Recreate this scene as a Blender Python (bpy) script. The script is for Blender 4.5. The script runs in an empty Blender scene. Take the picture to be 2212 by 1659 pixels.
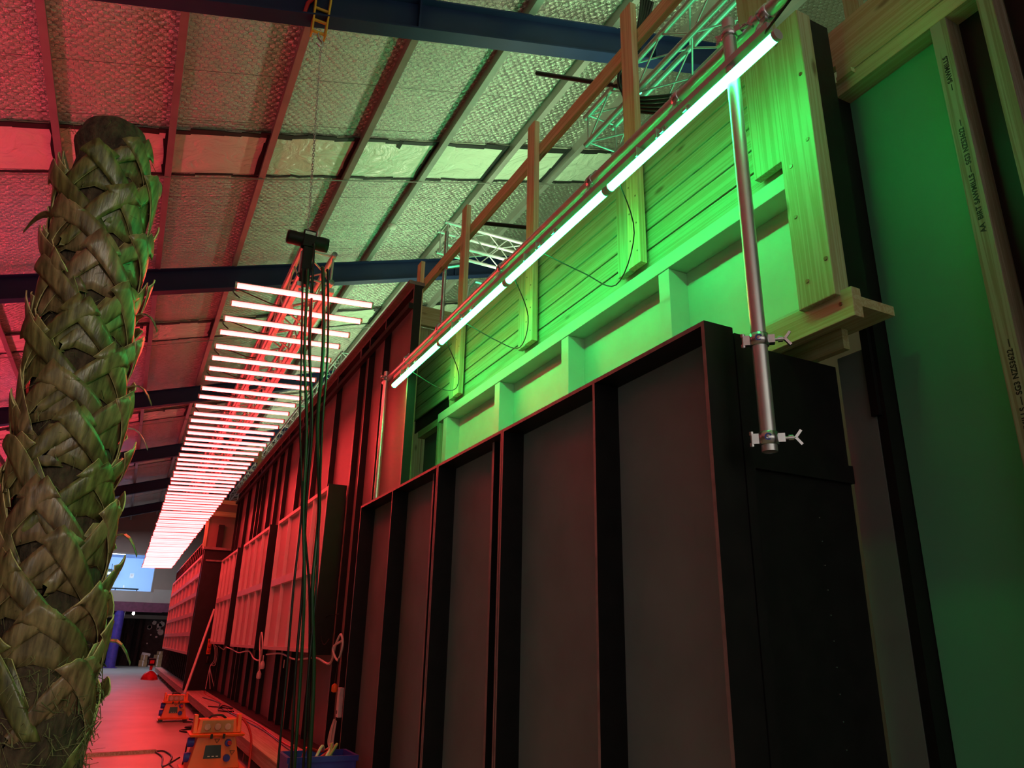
import bpy, bmesh, math, random
from mathutils import Vector, Matrix
random.seed(7)
E = 1.41            # eye height above the concrete floor; every z below is written relative to eye level
sc = bpy.context.scene
C = sc.collection

# ---------------------------------------------------------------- camera, world, exposure, fill lamps
cd = bpy.data.cameras.new('camera'); cam = bpy.data.objects.new('camera', cd); C.objects.link(cam)
cd.sensor_width = 36.0; cd.lens = 1600.0 / 2212.0 * 36.0; cd.clip_start = 0.05; cd.clip_end = 200
R = ((0.89305099, 0.1682796, 0.41730314), (-0.44945038, 0.28968688, 0.8450301), (0.02131408, -0.94221202, 0.33433848))
cam.matrix_world = Matrix(((R[0][0], -R[0][1], -R[0][2], 0), (R[1][0], -R[1][1], -R[1][2], 0), (R[2][0], -R[2][1], -R[2][2], E), (0, 0, 0, 1)))
sc.camera = cam
w = bpy.data.worlds.new('world'); sc.world = w; w.use_nodes = True
w.node_tree.nodes['Background'].inputs[0].default_value = (0.75, 0.8, 1.0, 1); w.node_tree.nodes['Background'].inputs[1].default_value = 0.007
sc.view_settings.view_transform = 'Standard'; sc.view_settings.look = 'None'; sc.view_settings.gamma = 1
sc.view_settings.exposure = 0.22; sc.view_settings.use_curve_mapping = False
sc.cycles.max_bounces = 6; sc.cycles.diffuse_bounces = 4; sc.cycles.glossy_bounces = 3
sc.cycles.sample_clamp_indirect = 4.0

def area(name, loc, target, size, power, col, spread=180):
    d = bpy.data.lights.new(name, 'AREA'); d.shape = 'RECTANGLE'; d.size, d.size_y = size; d.energy = power; d.color = col; d.spread = math.radians(spread)
    o = bpy.data.objects.new(name, d); C.objects.link(o); o.location = (loc[0], loc[1], loc[2] + E)
    v = Vector((target[0], target[1], target[2] + E)) - o.location
    o.rotation_euler = v.to_track_quat('-Z', 'Y').to_euler(); return o
def spot(name, loc, target, cone, power, col):
    d = bpy.data.lights.new(name, 'SPOT'); d.energy = power; d.color = col; d.spot_size = math.radians(cone); d.spot_blend = 0.9; d.shadow_soft_size = 0.35
    o = bpy.data.objects.new(name, d); C.objects.link(o); o.location = (loc[0], loc[1], loc[2] + E)
    o.rotation_euler = (Vector((target[0], target[1], target[2] + E)) - o.location).to_track_quat('-Z', 'Y').to_euler(); return o
area('hall_fill_behind', (-0.9, -9.3, 3.2), (-0.6, 5, 0.8), (16, 6), 190, (1.0, 0.93, 0.82))  # broad fill added in place of the lit hall behind the viewpoint
spot('palm_fill_spot', (2.3, -8.0, 2.8), (-0.45, 4, 0.75), 23, 800, (1.0, 0.87, 0.68))  # unseen spot added to brighten the palm
spot('flats_fill_spot', (-6.0, -2.0, 0.4), (2.0, 4.0, -0.3), 32, 120, (1.0, 0.96, 0.92))  # second unseen spot, put in to lift the grey of the flats
def uplight(name, x, y, z, ln, power, col, spread, lean=0.0):      # a run of tube lamps along y shining at the roof
    o = area(name, (x, y, z), (x, y, z + 1), (0.4, ln), power, col, spread); o.rotation_euler = (math.pi, math.radians(lean), 0); return o
uplight('green_tubes_beyond_wall', 4.6, 14, 5.2, 34, 380, (0.85, 1.0, 0.60), 180)
uplight('green_fill_beyond_wall_low', 4.3, 8, 3.3, 20, 190, (0.10, 1.0, 0.36), 120)  # extra unseen green run, added to light the truss and right roof
uplight('red_tubes_beyond_left', -3.6, 12, -0.6, 34, 480, (1.0, 0.05, 0.12), 84)
area('mezzanine_room_light', (-1.5, 46.0, 4.2), (-1.5, 50, 2.8), (6, 1.5), 520, (0.62, 0.82, 1.0))
area('far_bay_light', (-1.0, 40.0, 4.6), (-0.5, 41, -1.4), (5, 2), 260, (0.75, 0.85, 1.0))

# ---------------------------------------------------------------- materials
def newmat(name):
    m = bpy.data.materials.new(name); m.use_nodes = True
    nt = m.node_tree; return m, nt, nt.nodes['Principled BSDF']
def N(nt, typ, **kw):
    n = nt.nodes.new(typ)
    for k, v in kw.items():
        if k.startswith('i_'):
            key = k[2:]; key = int(key) if key.isdigit() else key
            n.inputs[key].default_value = v
        else: setattr(n, k, v)
    return n
def L(nt, a, b): nt.links.new(a, b)
def basic(name, col, rough=0.6, metal=0.0, var=0.25, scale=6.0, bump=0.0, stretch=(1, 1, 1), bscale=None, bdist=0.01, detail=4, spec=0.5):
    m, nt, b = newmat(name)
    b.inputs['Roughness'].default_value = rough; b.inputs['Metallic'].default_value = metal
    b.inputs['Specular IOR Level'].default_value = spec
    tc = N(nt, 'ShaderNodeTexCoord'); mp = N(nt, 'ShaderNodeMapping'); mp.inputs['Scale'].default_value = stretch
    L(nt, tc.outputs['Object'], mp.inputs[0])
    no = N(nt, 'ShaderNodeTexNoise'); no.inputs['Scale'].default_value = scale; no.inputs['Detail'].default_value = detail
    L(nt, mp.outputs[0], no.inputs['Vector'])
    r = N(nt, 'ShaderNodeValToRGB')
    r.color_ramp.elements[0].position = 0.3; r.color_ramp.elements[1].position = 0.7
    c0 = [max(0, c * (1 - var)) for c in col]; c1 = [min(1, c * (1 + var)) for c in col]
    r.color_ramp.elements[0].color = (*c0, 1); r.color_ramp.elements[1].color = (*c1, 1)
    L(nt, no.outputs['Fac'], r.inputs[0]); L(nt, r.outputs[0], b.inputs['Base Color'])
    if bump:
        n2 = no
        if bscale:
            n2 = N(nt, 'ShaderNodeTexNoise'); n2.inputs['Scale'].default_value = bscale; n2.inputs['Detail'].default_value = 3
            L(nt, mp.outputs[0], n2.inputs['Vector'])
        bp = N(nt, 'ShaderNodeBump'); bp.inputs['Strength'].default_value = bump; bp.inputs['Distance'].default_value = bdist
        L(nt, n2.outputs['Fac'], bp.inputs['Height']); L(nt, bp.outputs[0], b.inputs['Normal'])
    return m
def emit_down(name, col, strength, low):
    """frosted tube with its strip of diodes facing the floor: brightest where the surface faces down"""
    m, nt, b = newmat(name); b.inputs['Base Color'].default_value = (0.8, 0.8, 0.8, 1); b.inputs['Emission Color'].default_value = (*col, 1)
    g = N(nt, 'ShaderNodeNewGeometry'); sp = N(nt, 'ShaderNodeSeparateXYZ'); L(nt, g.outputs['Normal'], sp.inputs[0])
    mr = N(nt, 'ShaderNodeMapRange'); mr.inputs[1].default_value = 0.0; mr.inputs[2].default_value = -1.0; mr.inputs[3].default_value = strength * low; mr.inputs[4].default_value = strength
    L(nt, sp.outputs[2], mr.inputs[0]); L(nt, mr.outputs[0], b.inputs['Emission Strength']); return m
def emit(name, col, strength):
    m, nt, b = newmat(name)
    b.inputs['Base Color'].default_value = (0.8, 0.8, 0.8, 1)
    b.inputs['Emission Color'].default_value = (*col, 1); b.inputs['Emission Strength'].default_value = strength
    return m
def wood(name, col, axis=1, dark=0.84, knots=True, rough=0.65):
    """pine: grain running along one axis, a few knots"""
    m, nt, b = newmat(name); b.inputs['Roughness'].default_value = rough
    tc = N(nt, 'ShaderNodeTexCoord'); mp = N(nt, 'ShaderNodeMapping')
    s = [20.0, 20.0, 20.0]; s[axis] = 0.4; mp.inputs['Scale'].default_value = s
    oi = N(nt, 'ShaderNodeObjectInfo'); ad = N(nt, 'ShaderNodeVectorMath', operation='ADD')
    ml = N(nt, 'ShaderNodeMath', operation='MULTIPLY'); ml.inputs[1].default_value = 37.0
    L(nt, oi.outputs['Random'], ml.inputs[0]); L(nt, tc.outputs['Object'], ad.inputs[0]); L(nt, ml.outputs[0], ad.inputs[1])
    L(nt, ad.outputs[0], mp.inputs[0])
    no = N(nt, 'ShaderNodeTexNoise'); no.inputs['Scale'].default_value = 1.6; no.inputs['Detail'].default_value = 5; no.inputs['Distortion'].default_value = 0.7
    L(nt, mp.outputs[0], no.inputs['Vector'])
    wv = N(nt, 'ShaderNodeMath', operation='MULTIPLY'); wv.inputs[1].default_value = 22.0; L(nt, no.outputs['Fac'], wv.inputs[0])
    sn = N(nt, 'ShaderNodeMath', operation='SINE'); L(nt, wv.outputs[0], sn.inputs[0])
    r = N(nt, 'ShaderNodeValToRGB'); r.color_ramp.elements[0].position = 0.0; r.color_ramp.elements[1].position = 0.75
    r.color_ramp.elements[0].color = (col[0] * dark, col[1] * dark * 0.88, col[2] * dark * 0.75, 1); r.color_ramp.elements[1].color = (*col, 1)
    mr = N(nt, 'ShaderNodeMapRange'); mr.inputs[1].default_value = -1; mr.inputs[2].default_value = 1; L(nt, sn.outputs[0], mr.inputs[0])
    L(nt, mr.outputs[0], r.inputs[0])
    last = r.outputs[0]
    if knots:
        mp2 = N(nt, 'ShaderNodeMapping'); s2 = [7.0, 7.0, 7.0]; s2[axis] = 2.4; mp2.inputs['Scale'].default_value = s2
        L(nt, ad.outputs[0], mp2.inputs[0])
        vo = N(nt, 'ShaderNodeTexVoronoi'); vo.inputs['Scale'].default_value = 0.8; L(nt, mp2.outputs[0], vo.inputs['Vector'])
        kr = N(nt, 'ShaderNodeValToRGB'); kr.color_ramp.elements[0].position = 0.05; kr.color_ramp.elements[1].position = 0.12
        kr.color_ramp.elements[0].color = (0.35, 0.25, 0.18, 1); kr.color_ramp.elements[1].color = (1, 1, 1, 1)
        L(nt, vo.outputs['Distance'], kr.inputs[0])
        mx = N(nt, 'ShaderNodeMix', data_type='RGBA', blend_type='MULTIPLY'); mx.inputs[0].default_value = 0.8
        L(nt, last, mx.inputs[6]); L(nt, kr.outputs[0], mx.inputs[7]); last = mx.outputs[2]
    L(nt, last, b.inputs['Base Color'])
    bp = N(nt, 'ShaderNodeBump'); bp.inputs['Strength'].default_value = 0.15; bp.inputs['Distance'].default_value = 0.003
    L(nt, mr.outputs[0], bp.inputs['Height']); L(nt, bp.outputs[0], b.inputs['Normal'])
    return m
def foil_mat():
    """aluminium foil insulation pressed against hexagonal wire netting"""
    m, nt, b = newmat('foil insulation')
    b.inputs['Metallic'].default_value = 0.85; b.inputs['Roughness'].default_value = 0.25
    tc = N(nt, 'ShaderNodeTexCoord'); mp = N(nt, 'ShaderNodeMapping'); mp.inputs['Scale'].default_value = (10.5, 16.0, 0.0)
    L(nt, tc.outputs['Object'], mp.inputs[0])
    wob = N(nt, 'ShaderNodeTexNoise'); wob.inputs['Scale'].default_value = 5.0; L(nt, tc.outputs['Object'], wob.inputs['Vector'])
    wsc = N(nt, 'ShaderNodeVectorMath', operation='SCALE'); wsc.inputs['Scale'].default_value = 0.6; L(nt, wob.outputs['Color'], wsc.inputs[0])
    pa = N(nt, 'ShaderNodeVectorMath', operation='ADD'); L(nt, mp.outputs[0], pa.inputs[0]); L(nt, wsc.outputs[0], pa.inputs[1])
    r = (1.0, 1.7320508, 1.0); h = (0.5, 0.8660254, 0.5)
    def cell(src, off):
        s = N(nt, 'ShaderNodeVectorMath', operation='SUBTRACT'); L(nt, src, s.inputs[0]); s.inputs[1].default_value = off
        sy = N(nt, 'ShaderNodeVectorMath', operation='DIVIDE'); L(nt, s.outputs[0], sy.inputs[0]); sy.inputs[1].default_value = r
        fr = N(nt, 'ShaderNodeVectorMath', operation='FRACTION'); L(nt, sy.outputs[0], fr.inputs[0])
        mu = N(nt, 'ShaderNodeVectorMath', operation='MULTIPLY'); L(nt, fr.outputs[0], mu.inputs[0]); mu.inputs[1].default_value = r
        sb = N(nt, 'ShaderNodeVectorMath', operation='SUBTRACT'); L(nt, mu.outputs[0], sb.inputs[0]); sb.inputs[1].default_value = (h[0], h[1], 0)
        z = N(nt, 'ShaderNodeVectorMath', operation='MULTIPLY'); L(nt, sb.outputs[0], z.inputs[0]); z.inputs[1].default_value = (1, 1, 0)
        return z.outputs[0]
    a = cell(pa.outputs[0], (0, 0, 0)); c = cell(pa.outputs[0], (h[0], h[1], 0))
    def hexd(v):
        ab = N(nt, 'ShaderNodeVectorMath', operation='ABSOLUTE'); L(nt, v, ab.inputs[0])
        dt = N(nt, 'ShaderNodeVectorMath', operation='DOT_PRODUCT'); L(nt, ab.outputs[0], dt.inputs[0]); dt.inputs[1].default_value = (0.5, 0.8660254, 0)
        sx = N(nt, 'ShaderNodeSeparateXYZ'); L(nt, ab.outputs[0], sx.inputs[0])
        mx = N(nt, 'ShaderNodeMath', operation='MAXIMUM'); L(nt, dt.outputs['Value'], mx.inputs[0]); L(nt, sx.outputs[0], mx.inputs[1])
        return mx.outputs[0]
    mn = N(nt, 'ShaderNodeMath', operation='MINIMUM'); L(nt, hexd(a), mn.inputs[0]); L(nt, hexd(c), mn.inputs[1])
    wire = N(nt, 'ShaderNodeMapRange'); wire.inputs[1].default_value = 0.455; wire.inputs[2].default_value = 0.485; L(nt, mn.outputs[0], wire.inputs[0])
    # lap seams of the foil rolls
    sp = N(nt, 'ShaderNodeSeparateXYZ'); L(nt, tc.outputs['Object'], sp.inputs[0])
    q = N(nt, 'ShaderNodeMath', operation='DIVIDE'); q.inputs[1].default_value = 0.95; L(nt, sp.outputs[1], q.inputs[0])
    fq = N(nt, 'ShaderNodeMath', operation='FRACT'); L(nt, q.outputs[0], fq.inputs[0])
    seam = N(nt, 'ShaderNodeMath', operation='LESS_THAN'); seam.inputs[1].default_value = 0.012; L(nt, fq.outputs[0], seam.inputs[0])
    mm = N(nt, 'ShaderNodeMath', operation='MAXIMUM'); L(nt, wire.outputs[0], mm.inputs[0]); L(nt, seam.outputs[0], mm.inputs[1])
    mx = N(nt, 'ShaderNodeMix', data_type='RGBA'); mx.inputs[6].default_value = (0.80, 0.78, 0.70, 1); mx.inputs[7].default_value = (0.16, 0.14, 0.12, 1)
    ms = N(nt, 'ShaderNodeMath', operation='MULTIPLY'); ms.inputs[1].default_value = 0.75; L(nt, mm.outputs[0], ms.inputs[0])
    L(nt, ms.outputs[0], mx.inputs[0]); L(nt, mx.outputs[2], b.inputs['Base Color'])
    # pillowed cells + long creases
    cr = N(nt, 'ShaderNodeTexNoise'); cr.inputs['Scale'].default_value = 1.0; cr.inputs['Detail'].default_value = 6; cr.inputs['Roughness'].default_value = 0.62
    mp3 = N(nt, 'ShaderNodeMapping'); mp3.inputs['Scale'].default_value = (4.5, 17.0, 1.0); L(nt, tc.outputs['Object'], mp3.inputs[0]); L(nt, mp3.outputs[0], cr.inputs['Vector'])
    hs = N(nt, 'ShaderNodeMath', operation='MULTIPLY_ADD'); hs.inputs[1].default_value = -0.28; L(nt, mn.outputs[0], hs.inputs[0]); L(nt, cr.outputs['Fac'], hs.inputs[2])
    bp = N(nt, 'ShaderNodeBump'); bp.inputs['Strength'].default_value = 1.0; bp.inputs['Distance'].default_value = 0.10
    L(nt, hs.outputs[0], bp.inputs['Height']); L(nt, bp.outputs[0], b.inputs['Normal'])
    return m
def plastic_sheet_mat():
    m, nt, b = newmat('pale plastic sheet')
    b.inputs['Base Color'].default_value = (0.70, 0.70, 0.58, 1); b.inputs['Roughness'].default_value = 0.12
    tc = N(nt, 'ShaderNodeTexCoord'); no = N(nt, 'ShaderNodeTexNoise'); no.inputs['Scale'].default_value = 2.6; no.inputs['Detail'].default_value = 4
    no.inputs['Distortion'].default_value = 1.6
    L(nt, tc.outputs['Object'], no.inputs['Vector'])
    bp = N(nt, 'ShaderNodeBump'); bp.inputs['Strength'].default_value = 1.0; bp.inputs['Distance'].default_value = 0.06
    L(nt, no.outputs['Fac'], bp.inputs['Height']); L(nt, bp.outputs[0], b.inputs['Normal'])
    return m
def boot_mat():
    m, nt, b = newmat('palm leaf base'); b.inputs['Roughness'].default_value = 0.34
    tc = N(nt, 'ShaderNodeTexCoord'); mp = N(nt, 'ShaderNodeMapping'); mp.inputs['Scale'].default_value = (30, 30, 4); L(nt, tc.outputs['Object'], mp.inputs[0])
    st = N(nt, 'ShaderNodeTexNoise'); st.inputs['Scale'].default_value = 1.2; st.inputs['Detail'].default_value = 5; L(nt, mp.outputs[0], st.inputs['Vector'])
    bl = N(nt, 'ShaderNodeTexNoise'); bl.inputs['Scale'].default_value = 7.0; L(nt, tc.outputs['Object'], bl.inputs['Vector'])
    oi = N(nt, 'ShaderNodeObjectInfo')
    c1 = N(nt, 'ShaderNodeMix', data_type='RGBA'); c1.inputs[6].default_value = (0.30, 0.20, 0.115, 1); c1.inputs[7].default_value = (0.19, 0.215, 0.07, 1); L(nt, oi.outputs['Random'], c1.inputs[0])
    r = N(nt, 'ShaderNodeValToRGB'); r.color_ramp.elements[0].position = 0.34; r.color_ramp.elements[1].position = 0.66; r.color_ramp.elements[0].color = (0.30, 0.27, 0.24, 1); r.color_ramp.elements[1].color = (1.15, 1.1, 1.0, 1)
    L(nt, st.outputs['Fac'], r.inputs[0])
    c2 = N(nt, 'ShaderNodeMix', data_type='RGBA', blend_type='MULTIPLY'); c2.inputs[0].default_value = 1.0; L(nt, c1.outputs[2], c2.inputs[6]); L(nt, r.outputs[0], c2.inputs[7])
    r2 = N(nt, 'ShaderNodeValToRGB'); r2.color_ramp.elements[0].position = 0.35; r2.color_ramp.elements[1].position = 0.6; r2.color_ramp.elements[0].color = (0.45, 0.42, 0.38, 1); r2.color_ramp.elements[1].color = (1, 1, 1, 1)
    L(nt, bl.outputs['Fac'], r2.inputs[0])
    c3 = N(nt, 'ShaderNodeMix', data_type='RGBA', blend_type='MULTIPLY'); c3.inputs[0].default_value = 0.8; L(nt, c2.outputs[2], c3.inputs[6]); L(nt, r2.outputs[0], c3.inputs[7])
    L(nt, c3.outputs[2], b.inputs['Base Color'])
    bp = N(nt, 'ShaderNodeBump'); bp.inputs['Strength'].default_value = 0.7; bp.inputs['Distance'].default_value = 0.006; L(nt, st.outputs['Fac'], bp.inputs['Height']); L(nt, bp.outputs[0], b.inputs['Normal'])
    return m
M = {
 'foil': foil_mat(), 'sheet': plastic_sheet_mat(),
 'tape': basic('black tape', (0.012, 0.012, 0.012), 0.6),
 'purlin': basic('galvanised purlin', (0.27, 0.24, 0.22), 0.45, 0.25, 0.12, 3),
 'beam': basic('navy painted steel', (0.012, 0.022, 0.075), 0.5, 0, 0.15, 2, spec=0.3),
 'concrete': basic('concrete floor', (0.36, 0.355, 0.345), 0.42, 0, 0.16, 1.3, 0.15, bscale=20, bdist=0.004),
 'black': basic('black paint', (0.008, 0.008, 0.008), 0.5, 0, 0.3, 8, spec=0.3),
 'blackedge': basic('worn black paint', (0.20, 0.16, 0.15), 0.45, 0, 0.25, 14),
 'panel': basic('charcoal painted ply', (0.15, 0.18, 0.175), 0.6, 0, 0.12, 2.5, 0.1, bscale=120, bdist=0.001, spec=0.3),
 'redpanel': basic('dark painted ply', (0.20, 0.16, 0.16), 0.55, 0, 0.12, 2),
 'green_tinted_panel': basic('grey sheet tinted by green light', (0.11, 0.42, 0.25), 0.5, 0, 0.08, 1.2, spec=0.3),  # grey sheet with the green tube light put into its colour
 'white': basic('white timber tinted by red light', (0.66, 0.58, 0.55), 0.5, 0, 0.05, 5),  # white warmed towards pink to carry the red tube light
 'pane': basic('white panel tinted by red light', (0.62, 0.52, 0.49), 0.7, 0, 0.04, 1.5),  # pink tint puts the red light into the white panes
 'pine_y': wood('pine grain along', (0.58, 0.56, 0.33), 1), 'pine_z': wood('pine grain upright', (0.48, 0.56, 0.33), 2), 'pine_x': wood('pine grain across', (0.58, 0.50, 0.29), 0),  # along and upright pine hold the green tube light in their colour
 'pine_post': wood('brightened pine upright', (0.86, 0.78, 0.42), 2), 'pine_rail': wood('brightened pine rail', (0.86, 0.78, 0.42), 1), 'board': wood('pine board tinted by green light', (0.43, 0.56, 0.34), 1, 0.86), 'green_tinted_white': basic('white frame tinted by green light', (0.50, 0.66, 0.55), 0.5, 0, 0.05, 5),  # green light tinted into board and frame; paler post pine stands in for light
 'decktop': wood('grey ply deck', (0.52, 0.44, 0.38), 1, 0.8, False), 'oldwood': wood('weathered timber', (0.34, 0.32, 0.25), 2, 0.7, False),
 'alu': basic('aluminium pole', (0.72, 0.74, 0.74), 0.36, 0.85, 0.06, 9, 0.05, bscale=50, bdist=0.001),
 'truss': basic('aluminium truss', (0.62, 0.62, 0.62), 0.38, 0.4, 0.05, 9),
 'steel': basic('zinc clamp', (0.68, 0.68, 0.70), 0.25, 0.95, 0.08, 20),
 'housing': basic('tube housing', (0.55, 0.55, 0.55), 0.4, 0.4, 0.05, 9),
 'redtube': emit_down('red light diffuser', (1.0, 0.040, 0.042), 27.0, 0.5),
 'greentube': emit('green light diffuser', (0.024, 1.0, 0.20), 38.0),
 'bark': basic('palm trunk fibre', (0.060, 0.040, 0.022), 0.9, 0, 0.6, 26, 1.0, (1, 1, 0.5), bdist=0.03),
 'boot': boot_mat(),
 'bootcut': basic('pale cut leaf edge', (0.70, 0.62, 0.28), 0.7, 0, 0.3, 20),
 'moss': basic('shaggy fibre', (0.15, 0.14, 0.06), 0.9, 0, 0.6, 12),
 'rubber': basic('black rubber cable', (0.012, 0.014, 0.012), 0.35, 0, 0.2, 8),
 'greencable': basic('dark green cable', (0.02, 0.06, 0.03), 0.3, 0, 0.2, 8),
 'whitecable': basic('white cable', (0.65, 0.6, 0.55), 0.45, 0, 0.1, 8),
 'orange': basic('orange plastic', (0.90, 0.17, 0.02), 0.4, 0, 0.08, 6),
 'yellow': basic('yellow hoist paint', (0.75, 0.42, 0.04), 0.45, 0, 0.15, 12),
 'blueplug': basic('blue plastic', (0.03, 0.06, 0.45), 0.4, 0, 0.1, 8),
 'crate': basic('blue crate plastic', (0.05, 0.06, 0.42), 0.4, 0, 0.1, 8),
 'redplastic': basic('red plastic', (0.55, 0.02, 0.03), 0.4),
 'socket': basic('grey socket plastic', (0.45, 0.42, 0.36), 0.5),
 'curtain': basic('black drape', (0.012, 0.010, 0.009), 0.7, 0, 0.5, 1.2, 1.0, (1.2, 1, 0.5), bscale=1.6, bdist=0.3),
 'column': basic('blue painted column', (0.05, 0.035, 0.26), 0.45),
 'maroon': basic('maroon beam', (0.085, 0.02, 0.05), 0.5),
 'plaster': basic('grey plaster', (0.30, 0.27, 0.24), 0.8, 0, 0.08, 1),
 'farwall': basic('brown sheet wall', (0.22, 0.16, 0.13), 0.7, 0, 0.1, 0.8),
 'roomwall': basic('office wall', (0.36, 0.50, 0.82), 0.7, 0, 0.03, 1),
 'fluoro': emit('white fluorescent tube', (0.85, 0.97, 1.0), 7.0),
 'spot': emit('small white lamp', (1.0, 0.97, 0.9), 9.0),
 'cardboard': basic('cardboard', (0.38, 0.27, 0.14), 0.8), 'paper': basic('white paper', (0.75, 0.73, 0.70), 0.7),
 'darkwall': basic('dark blotched wall', (0.05, 0.045, 0.045), 0.8), 'ink': basic('black ink', (0.01, 0.012, 0.01), 0.6),
 'blueink': basic('blue sticker', (0.05, 0.1, 0.45), 0.5), 'brass': basic('screw head', (0.35, 0.28, 0.15), 0.35, 0.8),
 'slotgreen': basic('orange sheeting', (0.75, 0.22, 0.04), 0.6),
}
g, gnt, gb = newmat('window glass'); gb.inputs['Roughness'].default_value = 0.02; gb.inputs['Transmission Weight'].default_value = 1.0; gb.inputs['IOR'].default_value = 1.03
M['glass'] = g

# ---------------------------------------------------------------- mesh helpers
ORG = {}
class MB:
    def __init__(s): s.bm = bmesh.new()
    def box(s, x0, x1, y0, y1, z0, z1, mi=0):
        v = [s.bm.verts.new((x, y, z)) for x in (x0, x1) for y in (y0, y1) for z in (z0, z1)]
        for f in ((0, 1, 3, 2), (4, 6, 7, 5), (0, 4, 5, 1), (2, 3, 7, 6), (0, 2, 6, 4), (1, 5, 7, 3)):
            s.bm.faces.new([v[i] for i in f]).material_index = mi
        return s
    def hexa(s, pts, mi=0):      # 8 points: bottom ring of four, top ring of four
        v = [s.bm.verts.new(p) for p in pts]
        for f in ((0, 3, 2, 1), (4, 5, 6, 7), (0, 1, 5, 4), (1, 2, 6, 5), (2, 3, 7, 6), (3, 0, 4, 7)):
            s.bm.faces.new([v[i] for i in f]).material_index = mi
        return s
    def bar(s, p, q, a, b, up=(0, 0, 1), mi=0):   # rectangular bar p->q, a wide sideways, b tall
        p, q = Vector(p), Vector(q); d = (q - p).normalized(); u = Vector(up)
        if abs(d.dot(u)) > 0.98: u = Vector((1, 0, 0))
        sd = d.cross(u).normalized() * a / 2; uu = sd.cross(d).normalized() * b / 2
        return s.hexa([p - sd - uu, p + sd - uu, p + sd + uu, p - sd + uu, q - sd - uu, q + sd - uu, q + sd + uu, q - sd + uu], mi)
    def tube(s, pts, r, seg=10, caps=True, mi=0, rads=None, hollow=False):
        pts = [Vector(p) for p in pts]; rings = []; prev = None
        for i, p in enumerate(pts):
            d = (pts[min(i + 1, len(pts) - 1)] - pts[max(i - 1, 0)]).normalized()
            if prev is None:
                u = d.orthogonal().normalized()
            else:
                u = (prev - d * prev.dot(d)); u = u.normalized() if u.length > 1e-6 else d.orthogonal().normalized()
            prev = u; v = d.cross(u); rr = rads[i] if rads else r
            rings.append([s.bm.verts.new(p + (u * math.cos(t) + v * math.sin(t)) * rr) for t in [2 * math.pi * k / seg for k in range(seg)]])
        for a, b in zip(rings, rings[1:]):
            for k in range(seg):
                f = s.bm.faces.new((a[k], a[(k + 1) % seg], b[(k + 1) % seg], b[k])); f.smooth = True; f.material_index = mi
        if caps:
            for ring, rev in ((rings[0], True), (rings[-1], False)):
                ring = [s.bm.verts.new(v.co) for v in ring]; f = s.bm.faces.new(ring[::-1] if rev else ring); f.material_index = mi
                if hollow:
                    res = bmesh.ops.inset_region(s.bm, faces=[f], thickness=r * 0.14)
                    n = f.normal.copy() if f.normal.length else Vector((0, 0, 1)); f.normal_update()
                    dn = f.normal * r * 1.6 * (1 if f.normal.dot(pts[-1] - pts[0]) * (1 if not rev else -1) > 0 else -1)
                    for vv in f.verts: vv.co -= dn
        return s
    def lathe(s, c, prof, seg=20, axis='z', mi=0):
        c = Vector(c); rings = []
        for r, h in prof:
            ring = []
            for k in range(seg):
                t = 2 * math.pi * k / seg; a, b = r * math.cos(t), r * math.sin(t)
                o = {'z': (a, b, h), 'y': (a, h, b), 'x': (h, a, b)}[axis]
                ring.append(s.bm.verts.new(c + Vector(o)))
            rings.append(ring)
        for a, b in zip(rings, rings[1:]):
            for k in range(seg):
                f = s.bm.faces.new((a[k], a[(k + 1) % seg], b[(k + 1) % seg], b[k])); f.smooth = True; f.material_index = mi
        for ring in (rings[0][::-1], rings[-1]): s.bm.faces.new([s.bm.verts.new(v.co) for v in ring]).material_index = mi
        return s
    def poly(s, pts, mi=0):
        f = s.bm.faces.new([s.bm.verts.new(p) for p in pts]); f.material_index = mi; return s
    def prism(s, poly, axis, a, b, mi=0):     # 2D outline extruded along an axis from a to b
        def P(u, v, t): return {'x': (t, u, v), 'y': (u, t, v), 'z': (u, v, t)}[axis]
        A = [s.bm.verts.new(P(u, v, a)) for u, v in poly]; B = [s.bm.verts.new(P(u, v, b)) for u, v in poly]; n = len(poly)
        s.bm.faces.new(A[::-1]).material_index = mi; s.bm.faces.new(B).material_index = mi
        for i in range(n): s.bm.faces.new((A[i], A[(i + 1) % n], B[(i + 1) % n], B[i])).material_index = mi
        return s
    def build(s, name, mat, parent=None, bevel=0.0):
        bm = s.bm; bmesh.ops.recalc_face_normals(bm, faces=bm.faces)
        if parent is not None: o3 = ORG[parent.name]
        else:
            xs = [v.co for v in bm.verts]
            o3 = Vector(((min(v.x for v in xs) + max(v.x for v in xs)) / 2, (min(v.y for v in xs) + max(v.y for v in xs)) / 2, min(v.z for v in xs)))
        bmesh.ops.translate(bm, verts=bm.verts, vec=-o3)
        me = bpy.data.meshes.new(name); bm.to_mesh(me); bm.free()
        for k in (mat if isinstance(mat, (list, tuple)) else [mat]): me.materials.append(M[k] if isinstance(k, str) else k)
        o = bpy.data.objects.new(name, me); C.objects.link(o)
        if parent is not None: o.parent = parent
        else: o.location = (o3.x, o3.y, o3.z + E)
        ORG[o.name] = Vector(o3)
        if bevel:
            b = o.modifiers.new('bevel', 'BEVEL'); b.width = bevel; b.segments = 2; b.limit_method = 'ANGLE'
        return o
def tag(o, label=None, cat=None, group=None, kind=None):
    for k, v in (('label', label), ('category', cat), ('group', group), ('kind', kind)):
        if v: o[k] = v
    return o
def thing(name, label, cat, loc, group=None):
    o = bpy.data.objects.new(name, None); C.objects.link(o); o.empty_display_size = 0.1
    o.location = (loc[0], loc[1], loc[2] + E); ORG[o.name] = Vector(loc)
    return tag(o, label, cat, group)
def struct(name, mb, mat, **k): return tag(mb.build(name, mat, **k), kind='structure')
KIDS = {}
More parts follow.
